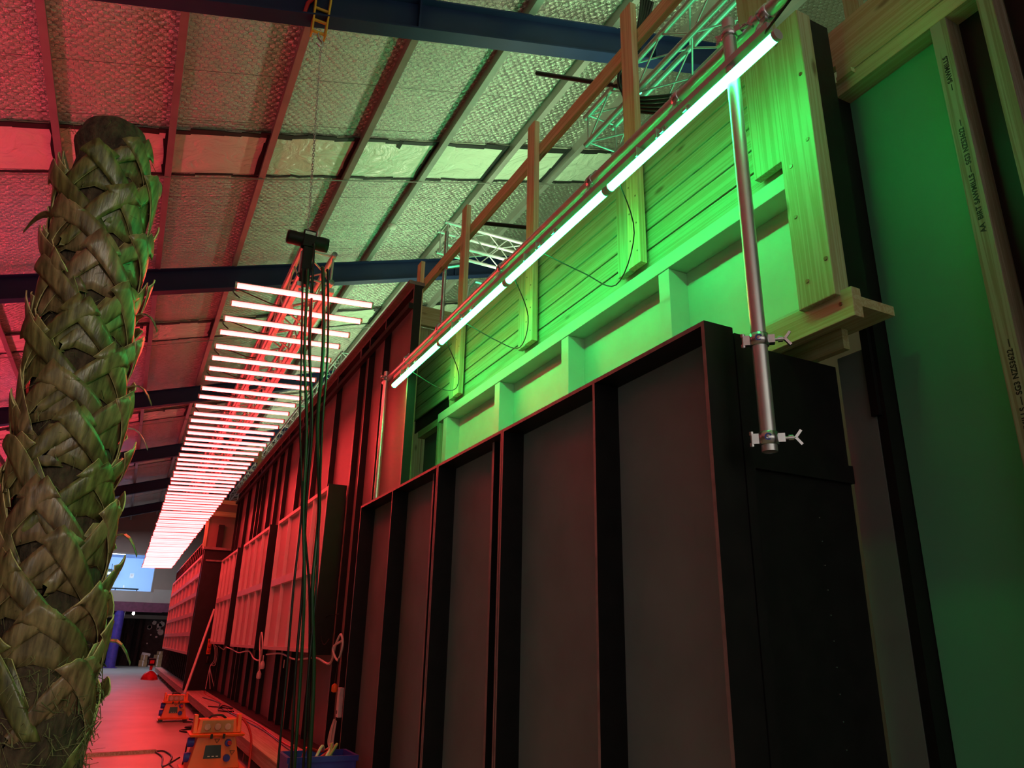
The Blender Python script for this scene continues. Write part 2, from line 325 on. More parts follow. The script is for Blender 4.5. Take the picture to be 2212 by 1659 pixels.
def copy_tree(o, parent=None):
    c = o.copy(); C.objects.link(c); c.parent = parent; ORG[c.name] = ORG[o.name]
    for ch in KIDS.get(o.name, []): copy_tree(ch, c)
    return c
def index_kids():
    KIDS.clear()
    for o in bpy.data.objects:
        if o.parent: KIDS.setdefault(o.parent.name, []).append(o)
def wavy(p, q, n, amp, seed, sag=0.0, axes=(1, 1, 1)):
    rnd = random.Random(seed); p, q = Vector(p), Vector(q); out = []
    ph = [rnd.uniform(0, 6.28) for _ in range(6)]
    for i in range(n + 1):
        t = i / n; e = math.sin(math.pi * t)
        o = Vector((math.sin(t * 7 + ph[0]) * axes[0], math.sin(t * 6 + ph[1]) * axes[1], math.sin(t * 8 + ph[2]) * axes[2])) * amp * e
        v = p.lerp(q, t) + o; v.z -= sag * e; out.append(v)
    return out
def smooth_path(pts, n=5):
    pts = [Vector(p) for p in pts]; out = []
    P = [pts[0]] + pts + [pts[-1]]
    for i in range(1, len(P) - 2):
        for k in range(n):
            t = k / n; a, b, c, d = P[i - 1], P[i], P[i + 1], P[i + 2]
            out.append(0.5 * ((2 * b) + (c - a) * t + (2 * a - 5 * b + 4 * c - d) * t * t + (3 * b - a - 3 * c + d) * t ** 3))
    return out + [pts[-1]]

# ---------------------------------------------------------------- the shell
ZF = -1.41; ZP = -1.12
YEND = 44.0
CA, CB = 6.2, 0.31
struct('floor', MB().box(-10, 8, -10, 52, ZF - 0.2, ZF), 'concrete')
bm = MB(); bm.hexa([(-10, -10, CA - 10 * CB), (8, -10, CA + 8 * CB), (8, 52, CA + 8 * CB), (-10, 52, CA - 10 * CB),
                    (-10, -10, CA - 10 * CB + .1), (8, -10, CA + 8 * CB + .1), (8, 52, CA + 8 * CB + .1), (-10, 52, CA - 10 * CB + .1)])
struct('ceiling', bm, 'foil')
struct('wall_left', MB().box(-10.1, -10, -10, 52, ZF, 4.0), 'farwall')
struct('wall_right', MB().box(8, 8.1, -10, 52, ZF, 9.0), 'farwall')
struct('wall_back', MB().box(-10, 8, -10.1, -10, ZF, 9.0), 'farwall')
# far wall above and beside the mezzanine window
b = MB(); b.box(-10, -6.6, YEND, YEND + .15, 1.8, 9); b.box(1.14, 8, YEND, YEND + .15, 2.2, 9); b.box(-6.6, 1.14, YEND, YEND + .15, 4.15, 9)
struct('wall_far', b, 'farwall')
struct('trim_1', MB().box(-10, 1.25, YEND - .05, YEND + .1, 1.75, 2.27), 'plaster')
struct('trim_2', MB().box(1.25, 2.6, YEND - .08, YEND + .1, 1.68, 2.42), 'plaster')
struct('trim_3', MB().box(-10, 8, YEND + .1, 52, 1.75, 1.95), 'plaster')
struct('wall_office', MB().box(-10, 8, 50.5, 50.6, 1.95, 5), 'roomwall')
struct('ceiling_office', MB().box(-10, 8, YEND + .16, 50.5, 4.5, 4.6), 'roomwall')
struct('wall_under_mezzanine', MB().box(-10, 8, 48.2, 48.3, ZF, 1.75), 'darkwall')
wf = MB(); wf.box(-6.6, 1.14, YEND - .02, YEND + .05, 4.10, 4.17); wf.box(-6.6, 1.14, YEND - .02, YEND + .05, 2.25, 2.29); wf.box(1.10, 1.15, YEND - .02, YEND + .05, 2.25, 4.17)
wf.box(-2.6, -2.55, YEND - .02, YEND + .05, 2.25, 4.17); wf.box(-6.65, -6.6, YEND - .02, YEND + .05, 2.25, 4.17)
wo = struct('window_1', wf, 'plaster')
MB().box(-6.6, 1.1, YEND, YEND + .01, 2.28, 4.11).build('window_pane', 'glass', wo)

# roof beams (I sections following the slope)
def sx(x, d=0.0): return CA + CB * x - d
for i, (y, lab) in enumerate(((-5.5, 'dark blue steel roof beam behind the viewpoint'), (6.05, 'dark blue steel roof beam crossing the top edge above the yellow hoist trolley'),
     (12.75, 'dark blue steel roof beam crossing just above the first red light tube'), (20.1, 'dark blue steel roof beam second beyond the hoist, level with the palm middle'),
     (26.9, 'dark blue steel roof beam third beyond the chain hoist'), (33.2, 'dark blue steel roof beam fourth beyond the chain hoist'), (39.5, 'dark blue steel roof beam nearest the far wall'))):
    if y < 0: continue
    t = thing('roof_beam', lab, 'beam', (0, y, sx(0, .6)))
    def slab(d0, d1, w):
        return MB().hexa([(-10, y - w, sx(-10, d1)), (8, y - w, sx(8, d1)), (8, y + w, sx(8, d1)), (-10, y + w, sx(-10, d1)),
                          (-10, y - w, sx(-10, d0)), (8, y - w, sx(8, d0)), (8, y + w, sx(8, d0)), (-10, y + w, sx(-10, d0))])
    slab(.59, .61, .09).build('bottom_flange', 'beam', t); slab(.21, .59, .008).build('web', 'beam', t); slab(.19, .21, .09).build('top_flange', 'beam', t)
    for xs in (-5.2, 1.75, 4.9):
        MB().box(xs, xs + .02, y - .085, y + .085, sx(xs, .59), sx(xs, .22)).build('stiffener', 'beam', t)
# purlins
names = ['far left, half cut by the picture edge', 'second from the left edge, beside the palm top', 'just right of the palm top', 'ending left of the first red tube', 'passing behind the hoist motor chain',
         'right of the chain hoist', 'passing over the smoke detector', 'sixth right of the palm, over the timber rail', 'over the right aluminium truss', 'highest on the right']
for i, x in enumerate([-4.0, -2.82, -1.64, -0.46, 0.72, 1.90, 3.08, 4.26, 5.4, 6.6]):
    t = thing('roof_purlin', 'pale galvanised roof purlin ' + names[i], 'purlin', (x, 0, sx(x, .19)), 'roof purlins')
    d0, d1 = 0.0, .19
    def pl(x0, x1, a, b2):
        return MB().hexa([(x0, -3, sx(x, b2)), (x1, -3, sx(x, b2)), (x1, YEND, sx(x, b2)), (x0, YEND, sx(x, b2)), (x0, -3, sx(x, a)), (x1, -3, sx(x, a)), (x1, YEND, sx(x, a)), (x0, YEND, sx(x, a))])
    pl(x - .03, x - .024, -.02, .19).build('web', 'purlin', t); pl(x - .024, x + .05, .184, .19).build('flange', 'purlin', t); pl(x + .044, x + .05, .165, .184).build('lip', 'purlin', t)
# pale plastic strips between foil rolls
rnd = random.Random(3)
sl = ['nearest pale plastic sheet strip with black tape, behind the palm top', 'second pale plastic sheet strip along the roof, beyond the first red tubes', 'third pale plastic sheet strip along the roof',
      'fourth pale plastic sheet strip along the roof', 'fifth pale plastic sheet strip, farthest on the roof']
for i, y in enumerate((8.85, 15.65, 22.6, 29.2, 35.6)):
    wy = 1.0
    t = thing('plastic_sheet', sl[i], 'plastic sheet', (0, y, sx(0, .02)))
    b = MB(); nx = 90
    for k in range(nx):
        xa, xb = -8 + 15.9 * k / nx, -8 + 15.9 * (k + 1) / nx
        b.hexa([(xa, y, sx(xa, .03)), (xb, y, sx(xb, .03)), (xb, y + wy, sx(xb, .03)), (xa, y + wy, sx(xa, .03)), (xa, y, sx(xa, .012)), (xb, y, sx(xb, .012)), (xb, y + wy, sx(xb, .012)), (xa, y + wy, sx(xa, .012))])
    bmesh.ops.remove_doubles(b.bm, verts=b.bm.verts, dist=1e-4)
    b.build('sheet', 'sheet', t)
    for yy, ww in ((y - .03, .10), (y + wy, .045)):
        b = MB(); x = -8.0
        while x < 7.4:
            l = rnd.uniform(.12, .5); a0, a1 = rnd.uniform(-.03, .03), rnd.uniform(-.02, .035); w0 = ww * rnd.uniform(.6, 1.25)
            b.hexa([(x, yy + a0, sx(x, .05)), (x + l, yy + a1, sx(x + l, .05)), (x + l, yy + a1 + w0, sx(x + l, .05)), (x, yy + a0 + w0, sx(x, .05)),
                    (x, yy + a0, sx(x, .036)), (x + l, yy + a1, sx(x + l, .036)), (x + l, yy + a1 + w0, sx(x + l, .036)), (x, yy + a0 + w0, sx(x, .036))])
            if rnd.random() < .22 and ww > .06:
                b.hexa([(x, yy, sx(x, .05)), (x + .06, yy, sx(x, .05)), (x + .06, yy + .19, sx(x, .05)), (x, yy + .17, sx(x, .05)), (x, yy, sx(x, .036)), (x + .06, yy, sx(x, .036)), (x + .06, yy + .19, sx(x, .036)), (x, yy + .17, sx(x, .036))])
            x += l * .97
        b.build('edge_tape', 'tape', t)
    for xp in [-4.0, -2.82, -1.64, -0.46, 0.72, 1.90, 3.08, 4.26, 5.4]:
        b = MB()
        for k in range(5):
            a = y + wy * k / 5; ja, jb = rnd.uniform(-.015, .02), rnd.uniform(-.015, .02)
            x0 = xp - .03 - .055
            b.hexa([(x0 + ja, a, sx(x0, .055)), (xp - .031, a, sx(xp, .055)), (xp - .031, a + wy / 5, sx(xp, .055)), (x0 + jb, a + wy / 5, sx(x0, .055)),
                    (x0 + ja, a, sx(x0, .033)), (xp - .031, a, sx(xp, .033)), (xp - .031, a + wy / 5, sx(xp, .033)), (x0 + jb, a + wy / 5, sx(x0, .033))])
        bmesh.ops.remove_doubles(b.bm, verts=b.bm.verts, dist=.012); b.build('side_tape', 'tape', t)
    b = MB(); b.tube([(-8, y + wy * .86, sx(-8, .2)), (7.9, y + wy * .86, sx(7.9, .2))], .008, 6); b.build('tie_rod', 'purlin', t)
t = thing('smoke_detector', 'small round white smoke detector under a purlin', 'smoke detector', (3.1, 11.2, sx(3.1, .23)))
MB().lathe((3.1, 11.2, sx(3.1, .23)), [(.03, -.03), (.06, -.02), (.07, .01), (.07, .035)]).build('sensor_head', 'white', t)
MB().lathe((3.1, 11.2, sx(3.1, .23)), [(.04, .035), (.04, .045)]).build('base', 'white', t)

# ---------------------------------------------------------------- black scenery flats (near)
XF = 1.95; DT = .155
def flat_set(name, label, y0, y1, z0, z1, studs, panelmat, x=XF, d=DT, edge='blackedge', w=.02, rails=(), pw=None, body='black'):
    """ply-edged scenery flat standing along y, open framed side towards -x"""
    t = thing(name, label, 'scenery flat', (x + d / 2, (y0 + y1) / 2, z0))
    def strip(ya, yb, za, zb, nm, xx=x, dd=d):
        b = MB(); b.box(xx, xx + dd, ya, yb, za, zb)
        for f in b.bm.faces:
            if abs(f.calc_center_median().x - xx) < 1e-5: f.material_index = 1
        return b.build(nm, [body, edge], t)
    strip(y0, y0 + w, z0, z1, 'stile'); strip(y1 - w, y1, z0, z1, 'stile')
    strip(y0 + w, y1 - w, z1 - w, z1, 'top_rail'); strip(y0 + w, y1 - w, z0, z0 + w, 'bottom_rail')
    for s in studs:
        yy, ww, dx = s if isinstance(s, tuple) else (s, w, 0)
        strip(yy, yy + ww, z0 + w, z1 - w, 'stud', x + dx, d - dx - .001)
    for r in rails: strip(y0 + w, y1 - w, r, r + w, 'rail', x + .004, d - .006)
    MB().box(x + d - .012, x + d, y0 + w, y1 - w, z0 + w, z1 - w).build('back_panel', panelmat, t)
    return t
flat_set('scenery_flat', 'black framed scenery flat at the near right end of the low row', 2.165, 4.07, ZP, 1.295, [3.0], 'panel')
flat_set('scenery_flat', 'narrow black framed scenery flat in the middle of the low row', 4.075, 5.19, ZP, 1.295, [(3.88 + .42, .03, .055)], 'panel')
flat_set('scenery_flat', 'black framed scenery flat at the far left end of the low row', 5.195, 7.3, ZP, 1.295, [(5.4, .03, .055), 6.27], 'panel')
# return at the near end
t = thing('corner_post', 'tall black post between the near flat and the black cross panel', 'post', (2.13, 2.2, ZF))
MB().box(2.108, 2.15, 2.16, 2.25, ZF, 1.27).build('post', 'black', t); MB().box(2.155, 2.20, 2.20, 2.26, ZF, 1.24).build('batten', 'black', t)
t = thing('cross_panel', 'wide black panel across the gap behind the vertical pole', 'panel', (2.5, 2.27, ZF))
MB().box(2.205, 2.83, 2.262, 2.28, ZF, 1.285).build('face', 'black', t)
MB().box(2.205, 2.83, 2.24, 2.261, 0.72, 0.80).build('cross_rail', 'black', t); MB().box(2.205, 2.25, 2.24, 2.261, ZF, .71).build('stile', 'black', t)
b = MB()
for k in range(12): b.tube([(2.60, 2.262, .55 - .1 * k), (2.60, 2.257, .55 - .1 * k)], .003, 6)
tag(b.build('staple_row', 'steel', t), kind=None)

# ---------------------------------------------------------------- right dark wall with tall framed openings
XR = 2.85
t = thing('framed_wall', 'tall dark timber framed wall at the right edge with a green lit panel', 'wall frame', (2.95, 1.1, ZF))
MB().box(XR, XR + .12, 2.05, 2.095, ZF, 2.71).build('jamb', 'black', t)
MB().box(XR - .02, XR, 2.07, 2.11, 1.0, 2.80).build('edge_strip', 'black', t)
st = MB().box(XR, XR + .12, 1.462, 1.535, ZF, 2.71).build('stud', ['oldwood'], t)
MB().box(XR, XR + .12, 1.265, 1.325, ZF, 2.75).build('stud', 'oldwood', t)
MB().box(XR, XR + .12, .65, .71, ZF, 2.75).build('stud', 'black', t); MB().box(XR, XR + .12, -.2, -.14, ZF, 2.75).build('stud', 'black', t)
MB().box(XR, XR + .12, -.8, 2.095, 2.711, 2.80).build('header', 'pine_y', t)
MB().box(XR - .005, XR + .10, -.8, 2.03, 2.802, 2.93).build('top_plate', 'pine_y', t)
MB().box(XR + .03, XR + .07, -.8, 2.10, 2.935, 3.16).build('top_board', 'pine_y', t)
MB().box(XR - .03, XR, 1.93, 2.02, 2.775, 2.80).build('packer', 'pine_y', t)
for ya, yb in ((1.90, 1.99), (1.74, 1.80)): MB().box(XR + .08, XR + .12, ya, yb, 3.17, 3.40).build('block', 'pine_z', t)
MB().box(XR + .085, XR + .10, 1.54, 2.045, ZF, 2.70).build('sheet', 'green_tinted_panel', t)
MB().box(XR + .085, XR + .10, 1.33, 1.455, ZF, 2.70).build('sheet', 'black', t)
MB().box(XR + .085, XR + .10, -.13, 1.26, ZF, 2.70).build('sheet', 'black', t)
MB().box(XR - .002, XR + .118, 2.098, 2.26, ZF, 1.33).build('end_board', 'panel', t)
def text_on(s, size, origin, parent):
    cu = bpy.data.curves.new('stamp', 'FONT'); cu.body = s; cu.size = size; cu.extrude = 0.0004; cu.offset = 0.0009; cu.space_character = 1.05
    o = bpy.data.objects.new('tmp', cu); C.objects.link(o); bpy.context.view_layer.update()
    me = bpy.data.meshes.new_from_object(o.evaluated_get(bpy.context.evaluated_depsgraph_get())); bpy.data.objects.remove(o)
    # text x -> +z, text y -> +y (away from the viewer, left in view), face towards -x
    me.transform(Matrix(((0, 0, -1, 0), (0, 1, 0, 0), (1, 0, 0, 0), (0, 0, 0, 1))))
    me.materials.append(M['ink'])
    n = bpy.data.objects.new('stamped_lettering', me); C.objects.link(n); n.parent = parent
    n.location = Vector(origin) - ORG[parent.name]; ORG[n.name] = Vector(origin); return n
TXT = ['SG3 NZS3622 \u2014 ', 'BIRT SAWMILLS \u2014 ']
text_on('\u2014 BIRT SAWMILLS \u2014 SG3 NZS3622 \u2014', .030, (XR - .0006, 1.485, .62), t)
text_on('AA  BIRT SAWMILLS \u2014 SG3 NZS3622 \u2014', .030, (XR - .0006, 1.485, 1.62), t)
text_on('\u2014 SAWMILLS', .030, (XR - .0006, 1.488, 2.33), t)

# ---------------------------------------------------------------- upper pine wall behind the green tubes
XT = 2.5
posts = [(3.30, 'with the cable bundle beside it'), (4.73, 'third from the left'), (6.22, 'second from the left'), (7.60, 'leftmost, at the end of the pine wall')]
for y, l in posts:
    t = thing('timber_post', 'upright pine post before the lining boards, ' + l, 'timber post', (XT, y, 2.25), 'upright pine posts')
    b = MB().box(XT, XT + .05, y, y + .13, 2.27 if y < 7 else 1.15, 4.36).build('post', 'pine_post', t, .003)
    if y < 7: MB().box(XT + .01, XT + .055, y + .131, y + .26, 2.27, 3.02).build('cleat', 'pine_z', t, .003)
    for k in range(6): MB().tube([(XT + .001, y + .03 + .07 * (k % 2), 2.36 + .1 * k), (XT - .003, y + .03 + .07 * (k % 2), 2.36 + .1 * k)], .006, 8).build('screw', 'brass', t)
t = thing('timber_post', 'tall pine post leaving the top of the picture behind the green tube end', 'timber post', (XT, 2.15, 2.25), 'upright pine posts')
MB().box(XT + .01, XT + .055, 2.13, 2.34, 2.27, 4.36).build('post', 'pine_z', t, .003)
t = thing('timber_post', 'wide pine end post with three bolts beside the dark framed wall', 'timber post', (XT, 2.02, 1.4))
MB().box(XT - .03, XT + .06, 1.925, 2.125, 1.44, 3.0).build('post', 'pine_z', t, .004)
MB().box(XT + .065, XT + .20, 1.94, 1.98, 1.44, 3.0).build('backing_stud', 'black', t)
for y, z in ((1.96, 2.25), (2.07, 2.17), (1.95, 1.62), (2.06, 1.56), (1.95, 2.62), (2.07, 2.9), (2.08, 1.9)): MB().lathe((XT - .03, y, z), [(.009, -.004), (.011, 0)], 10, 'x').build('bolt', 'brass', t)
t = thing('timber_rail', 'long pine handrail running over the tops of the upright posts', 'timber rail', (XT + .09, 4.5, 4.0))
MB().box(XT + .055, XT + .105, .6, 7.75, 4.02, 4.14).build('rail', 'pine_rail', t, .003)
# lining boards: every course on its own, tongue and groove
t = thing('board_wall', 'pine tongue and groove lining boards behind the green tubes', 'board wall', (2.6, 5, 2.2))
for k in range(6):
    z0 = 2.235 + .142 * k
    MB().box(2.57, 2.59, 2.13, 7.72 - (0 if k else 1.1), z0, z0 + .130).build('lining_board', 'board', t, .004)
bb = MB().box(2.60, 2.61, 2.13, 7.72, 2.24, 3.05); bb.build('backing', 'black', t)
# window bays of white-painted frames below the boards
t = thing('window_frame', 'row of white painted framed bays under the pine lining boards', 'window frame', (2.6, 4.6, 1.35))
MB().box(2.545, 2.70, 2.13, 6.85, 2.14, 2.23).build('top_rail', 'green_tinted_white', t, .003)
MB().box(2.562, 2.70, 2.13, 6.85, 1.461, 1.51).build('bottom_rail', 'green_tinted_white', t, .003)
for y in (3.10, 4.26, 5.40, 6.60): MB().box(2.55, 2.698, y, y + .10, 1.512, 2.138).build('mullion', 'green_tinted_white', t, .003)
MB().box(2.55, 2.698, 2.13, 2.165, 1.512, 2.138).build('mullion', 'green_tinted_white', t, .003)
for ya, yb in ((2.166, 3.099), (3.201, 4.259), (4.361, 5.399), (5.501, 6.599)): MB().box(2.685, 2.70, ya, yb, 1.512, 2.138).build('infill_panel', 'green_tinted_white', t)
t = thing('timber_beam', 'pine ledge beam under the white framed bays, end showing beside the pole', 'timber beam', (2.55, 4, 1.3))
MB().box(2.50, 2.556, 1.87, 7.0, 1.325, 1.46).build('beam', 'pine_y', t, .003)
MB().box(2.557, 2.80, 1.90, 7.0, 1.40, 1.445).build('soffit', 'pine_y', t)
MB().box(2.70, 2.74, 2.1, 7.0, 1.30, 1.398).build('packing_batten', 'pine_y', t)
bb = MB().lathe((2.50, 1.93, 1.40), [(.008, -.004), (.010, 0)], 10, 'x'); bb.build('screw', 'brass', t)
# end of the pine wall: door-like dark opening and short boards
t = thing('timber_hoarding', 'short pine frame round a dark opening at the left end of the pine wall', 'timber frame', (2.6, 7.3, 1.2))
MB().box(2.60, 2.68, 6.95, 7.0, 1.0, 2.235).build('stile', 'pine_z', t); MB().box(2.60, 2.68, 7.0, 7.6, 2.16, 2.235).build('head', 'pine_y', t)
MB().box(2.72, 2.74, 6.95, 7.7, .8, 2.22).build('sheet', 'panel', t)
# timber room seen through the posts
t = thing('timber_hut', 'pine hut wall with upright boards seen through the posts', 'timber hut', (3.8, 8.6, 1.0))
MB().box(2.75, 2.83, 8.50, 8.58, ZF, 4.25).build('post', 'pine_z', t); MB().box(2.84, 4.6, 8.50, 8.56, 3.95, 4.22).build('lintel', 'pine_x', t)
for k in range(13):
    if k in (6, 7): continue
    MB().box(2.85 + .135 * k, 2.98 + .135 * k, 8.57, 8.59, .9, 3.94).build('upright_board', 'pine_z', t)
MB().box(3.66, 3.93, 8.595, 8.6, .9, 3.94).build('infill_panel', 'white', t)
for k in range(4): MB().box(3.75, 4.8, 9.2, 9.22, 4.0 + .14 * k, 4.135 + .14 * k).build('lining_board', 'pine_x', t)
t = thing('pipe_frame', 'bent silver pipe frame between the pine posts and the hut', 'pipe frame', (3.7, 8.2, 2.2))
MB().tube(smooth_path([(3.35, 8.2, ZF), (3.35, 8.2, 2.4), (3.35, 8.2, 4.2), (3.42, 8.2, 4.55), (3.6, 8.2, 4.6), (4.5, 8.2, 4.55)], 6), .03, 12).build('bent_pipe', 'alu', t)
MB().tube([(3.35, 8.2, 3.6), (4.4, 8.2, 3.5)], .02, 10).build('cross_pipe', 'alu', t)
t = thing('dark_pole', 'dark steel upright pole behind the second pine post', 'pole', (2.95, 8.0, 1.5))
MB().tube([(2.95, 8.0, ZF), (2.95, 8.0, 5.1)], .026, 12).build('pole', 'steel', t)
MB().tube([(2.93, 7.9, 4.55), (3.1, 7.9, 4.62)], .05, 10).build('collar', 'steel', t)
for (p, q, lab) in (((2.9, 5.45, 5.62), (3.35, 4.35, 4.75), 'black steel bar sticking out past the rail near the cable bundle'), ((2.9, 6.75, 4.54), (3.3, 6.3, 4.35), 'short black steel bar sticking out left of the middle pine post')):
    t = thing('steel_bar', lab, 'bar', p); MB().tube([p, q], .024, 10, hollow=True).build('tube', 'rubber', t); MB().tube([Vector(q) - Vector((0, 0, .04)), Vector(q) + Vector((0, 0, .05))], .03, 8).build('clamp', 'steel', t)

# ---------------------------------------------------------------- trusses
def truss(name, label, c, y0, y1, w=.28, h=.28, bays=None, r=.025, axis='y', mat='truss'):
    t = thing(name, label, 'truss', (c[0], (y0 + y1) / 2, c[1]) if axis == 'y' else ((y0 + y1) / 2, c[0], c[1]))
    def P(u, y, z): return (c[0] + u, y, c[1] + z) if axis == 'y' else (y, c[0] + u, c[1] + z)
    for u in (-w / 2, w / 2):
        for z in (-h / 2, h / 2): MB().tube([P(u, y0, z), P(u, y1, z)], r, 12, hollow=True).build('chord', mat, t)
    n = bays or max(2, round((y1 - y0) / .36)); dy = (y1 - y0 - .1) / n
    for (a, bq) in (((-w / 2, -h / 2), (w / 2, -h / 2)), ((-w / 2, h / 2), (w / 2, h / 2)), ((-w / 2, -h / 2), (-w / 2, h / 2)), ((w / 2, -h / 2), (w / 2, h / 2))):
        b = MB()
        for k in range(n + 1):
            ya, yb = y0 + .05 + dy * k, y0 + .05 + dy * (k + 1)
            if k in (0, n): b.tube([P(*[a[0], ya, a[1]]), P(bq[0], ya, bq[1])], .010, 6)
            if k < n:
                s, e = (a, bq) if k % 2 == 0 else (bq, a)
                b.tube([P(s[0], ya, s[1]), P(e[0], yb, e[1])], .009, 6, caps=False)
        b.build('lacing', mat, t)
    return t
truss('lighting_truss', 'aluminium box truss carrying the red light tubes, hung from the chain hoist', (1.02, 3.15), 6.0, 35.4, .28, .28)
truss('lighting_truss', 'aluminium box truss high on the right with a black cable bundle hanging', (3.42, 4.78), 5.1, .6, .30, .30, bays=12) if False else truss('lighting_truss', 'aluminium box truss high on the right with a black cable bundle hanging', (3.42, 4.78), .4, 5.1, .32, .32, bays=12, r=.028)
truss('lighting_truss', 'green lit aluminium truss far beyond the red scenery wall', (3.45, 5.78), 15, 34, .32, .32, bays=46)
truss('lighting_truss', 'short aluminium truss crossing behind the second and third pine posts', (9.2, 5.75), 3.3, 5.4, .30, .36, axis='x', bays=6)
b = MB()
t = thing('cable_bundle', 'thick black cable bundle looped over the right truss', 'cables', (3.3, 4.4, 4.2))
for k in range(5):
    o = .03 * k
    pts = smooth_path([(3.28 + o, 4.15, 5.6), (3.24 + o, 4.2 + o, 5.2), (3.18 + o, 4.4, 4.9 - o), (3.22 + o, 4.35 + o, 4.62), (3.4 + o, 4.1, 4.5 - o), (3.62 + o, 3.9, 4.5)], 6)
    MB().tube(pts, .016, 8).build('cable', 'rubber', t)

# ---------------------------------------------------------------- light tubes
def light_tube(name, label, length, group, mat, axis, rr=.021):
    """a tube lamp centred at its origin along axis x or y: frosted lower half, metal back, end caps, two clips"""
    t = thing(name, label, 'light tube', (0, 0, -E), group)
    def P(s, a): return (s, math.sin(a) * rr, -math.cos(a) * rr) if axis == 'x' else (math.sin(a) * rr, s, -math.cos(a) * rr)
    h = length / 2 - .018
    def shell(a0, a1, n, nm, m, k=1.0):
        b = MB(); A, B = [], []
        for i in range(n + 1):
            a = a0 + (a1 - a0) * i / n; p, q = P(-h, a), P(h, a)
            sc2 = lambda v: (v[0], v[1] * k, v[2] * k) if axis == 'x' else (v[0] * k, v[1], v[2] * k)
            A.append(b.bm.verts.new(sc2(p))); B.append(b.bm.verts.new(sc2(q)))
        for i in range(n):
            f = b.bm.faces.new((A[i], A[i + 1], B[i + 1], B[i])); f.smooth = True
        cp = lambda vs: [b.bm.verts.new(v.co) for v in vs]
        b.bm.faces.new(cp((A[0], B[0], B[-1], A[-1]))); b.bm.faces.new(cp(A[::-1])); b.bm.faces.new(cp(B))
        bmesh.ops.translate(b.bm, verts=b.bm.verts, vec=(0, 0, -E))
        return b.build(nm, m, t)
    shell(math.radians(-112), math.radians(112), 7, 'diffuser', mat)
    shell(math.radians(113), math.radians(247), 5, 'housing', 'housing', 1.03)
    for s in (-1, 1):
        p, q = ((s * h, 0, -E), (s * (h + .018), 0, -E)) if axis == 'x' else ((0, s * h, -E), (0, s * (h + .018), -E))
        MB().tube([p, q], rr * 1.12, 14).build('end_cap', 'housing', t)
    for s in (-.09, .09):
        s += .03
        b = MB()
        if axis == 'x': b.box(s - .012, s + .012, -.012, .012, rr * .9 - E, .055 - E); b.box(s - .012, s + .012, -rr * 1.15, rr * 1.15, rr * .6 - E, rr * 1.15 - E)
        else: b.box(-.012, .012, s - .012, s + .012, rr * .9 - E, .055 - E); b.box(-rr * 1.3, rr * 1.3, s - .012, s + .012, rr * .6 - E, rr * 1.25 - E)
        b.build('mounting_clip', 'housing', t)
    return t
RL = 1.16
red0 = light_tube('light_tube', 'glowing red light tube nearest the viewer, first under the truss', RL, 'red light tubes in a row under the truss', 'redtube', 'x', .026)
gre0 = light_tube('light_tube', 'glowing green light tube nearest the viewer, with its end cap showing', 1.27, 'green light tubes on the long pole', 'greentube', 'y', .024)
index_kids()
ords = ['', 'second', 'third', 'fourth', 'fifth', 'sixth', 'seventh', 'eighth', 'ninth', 'tenth', 'eleventh', 'twelfth']
rnd = random.Random(11); y = 5.97; k = 0
while y < 35.2:
    o = red0 if k == 0 else copy_tree(red0)
    o.location = (.955 + rnd.uniform(-.012, .012), y, 2.815 + E + rnd.uniform(-.008, .008)); o.rotation_euler = (0, -math.radians(2.0 + rnd.uniform(-.3, .3)), -math.radians(4.2 + rnd.uniform(-.4, .4)))
    if 0 < k < 12: o['label'] = 'glowing red light tube, %s from the viewer under the truss' % ords[k]
    elif k >= 12: o['label'] = 'glowing red light tube in the dense far part of the row under the truss'
    k += 1; y += .372 + rnd.uniform(-.012, .012)
XG, ZG = 2.05, 2.45
gl = ['', 'second from the viewer, where a loose cable hangs', 'third from the viewer', 'farthest from the viewer, at the left pole']
for k in range(4):
    o = gre0 if k == 0 else copy_tree(gre0)
    o.location = (XG, 2.335 + 1.29 * k, ZG + E)
    if k: o['label'] = 'glowing green light tube ' + gl[k]
# red truss brackets: crossbars hung below the chords
t = thing('hanging_rail', 'pair of thin metal rails under the red truss holding the tubes', 'rail', (1.02, 20, 2.9))
for x in (.88, 1.16):
    MB().box(x - .02, x + .02, 5.95, 35.4, 2.885, 2.925).build('rail', 'truss', t)
b = MB()
for k in range(40):
    for x in (.88, 1.16): b.tube([(x, 6.1 + .74 * k, 2.92), (x, 6.1 + .74 * k, 3.0)], .008, 6)
b.build('hanger', 'steel', t)
t = thing('cable_clump', 'small loops of red lit cable along the left side of the tube row', 'cable', (.5, 12, 3.0))
for k in range(14):
    yy = 6.4 + k * .78; x = .45
    MB().tube(smooth_path([(x, yy, 2.86), (x - .05, yy + .1, 2.95), (x + .02, yy + .2, 3.02), (x + .3, yy + .3, 3.0), (x + .42, yy + .34, 3.02)], 4), .006, 6).build('cable', 'rubber', t)

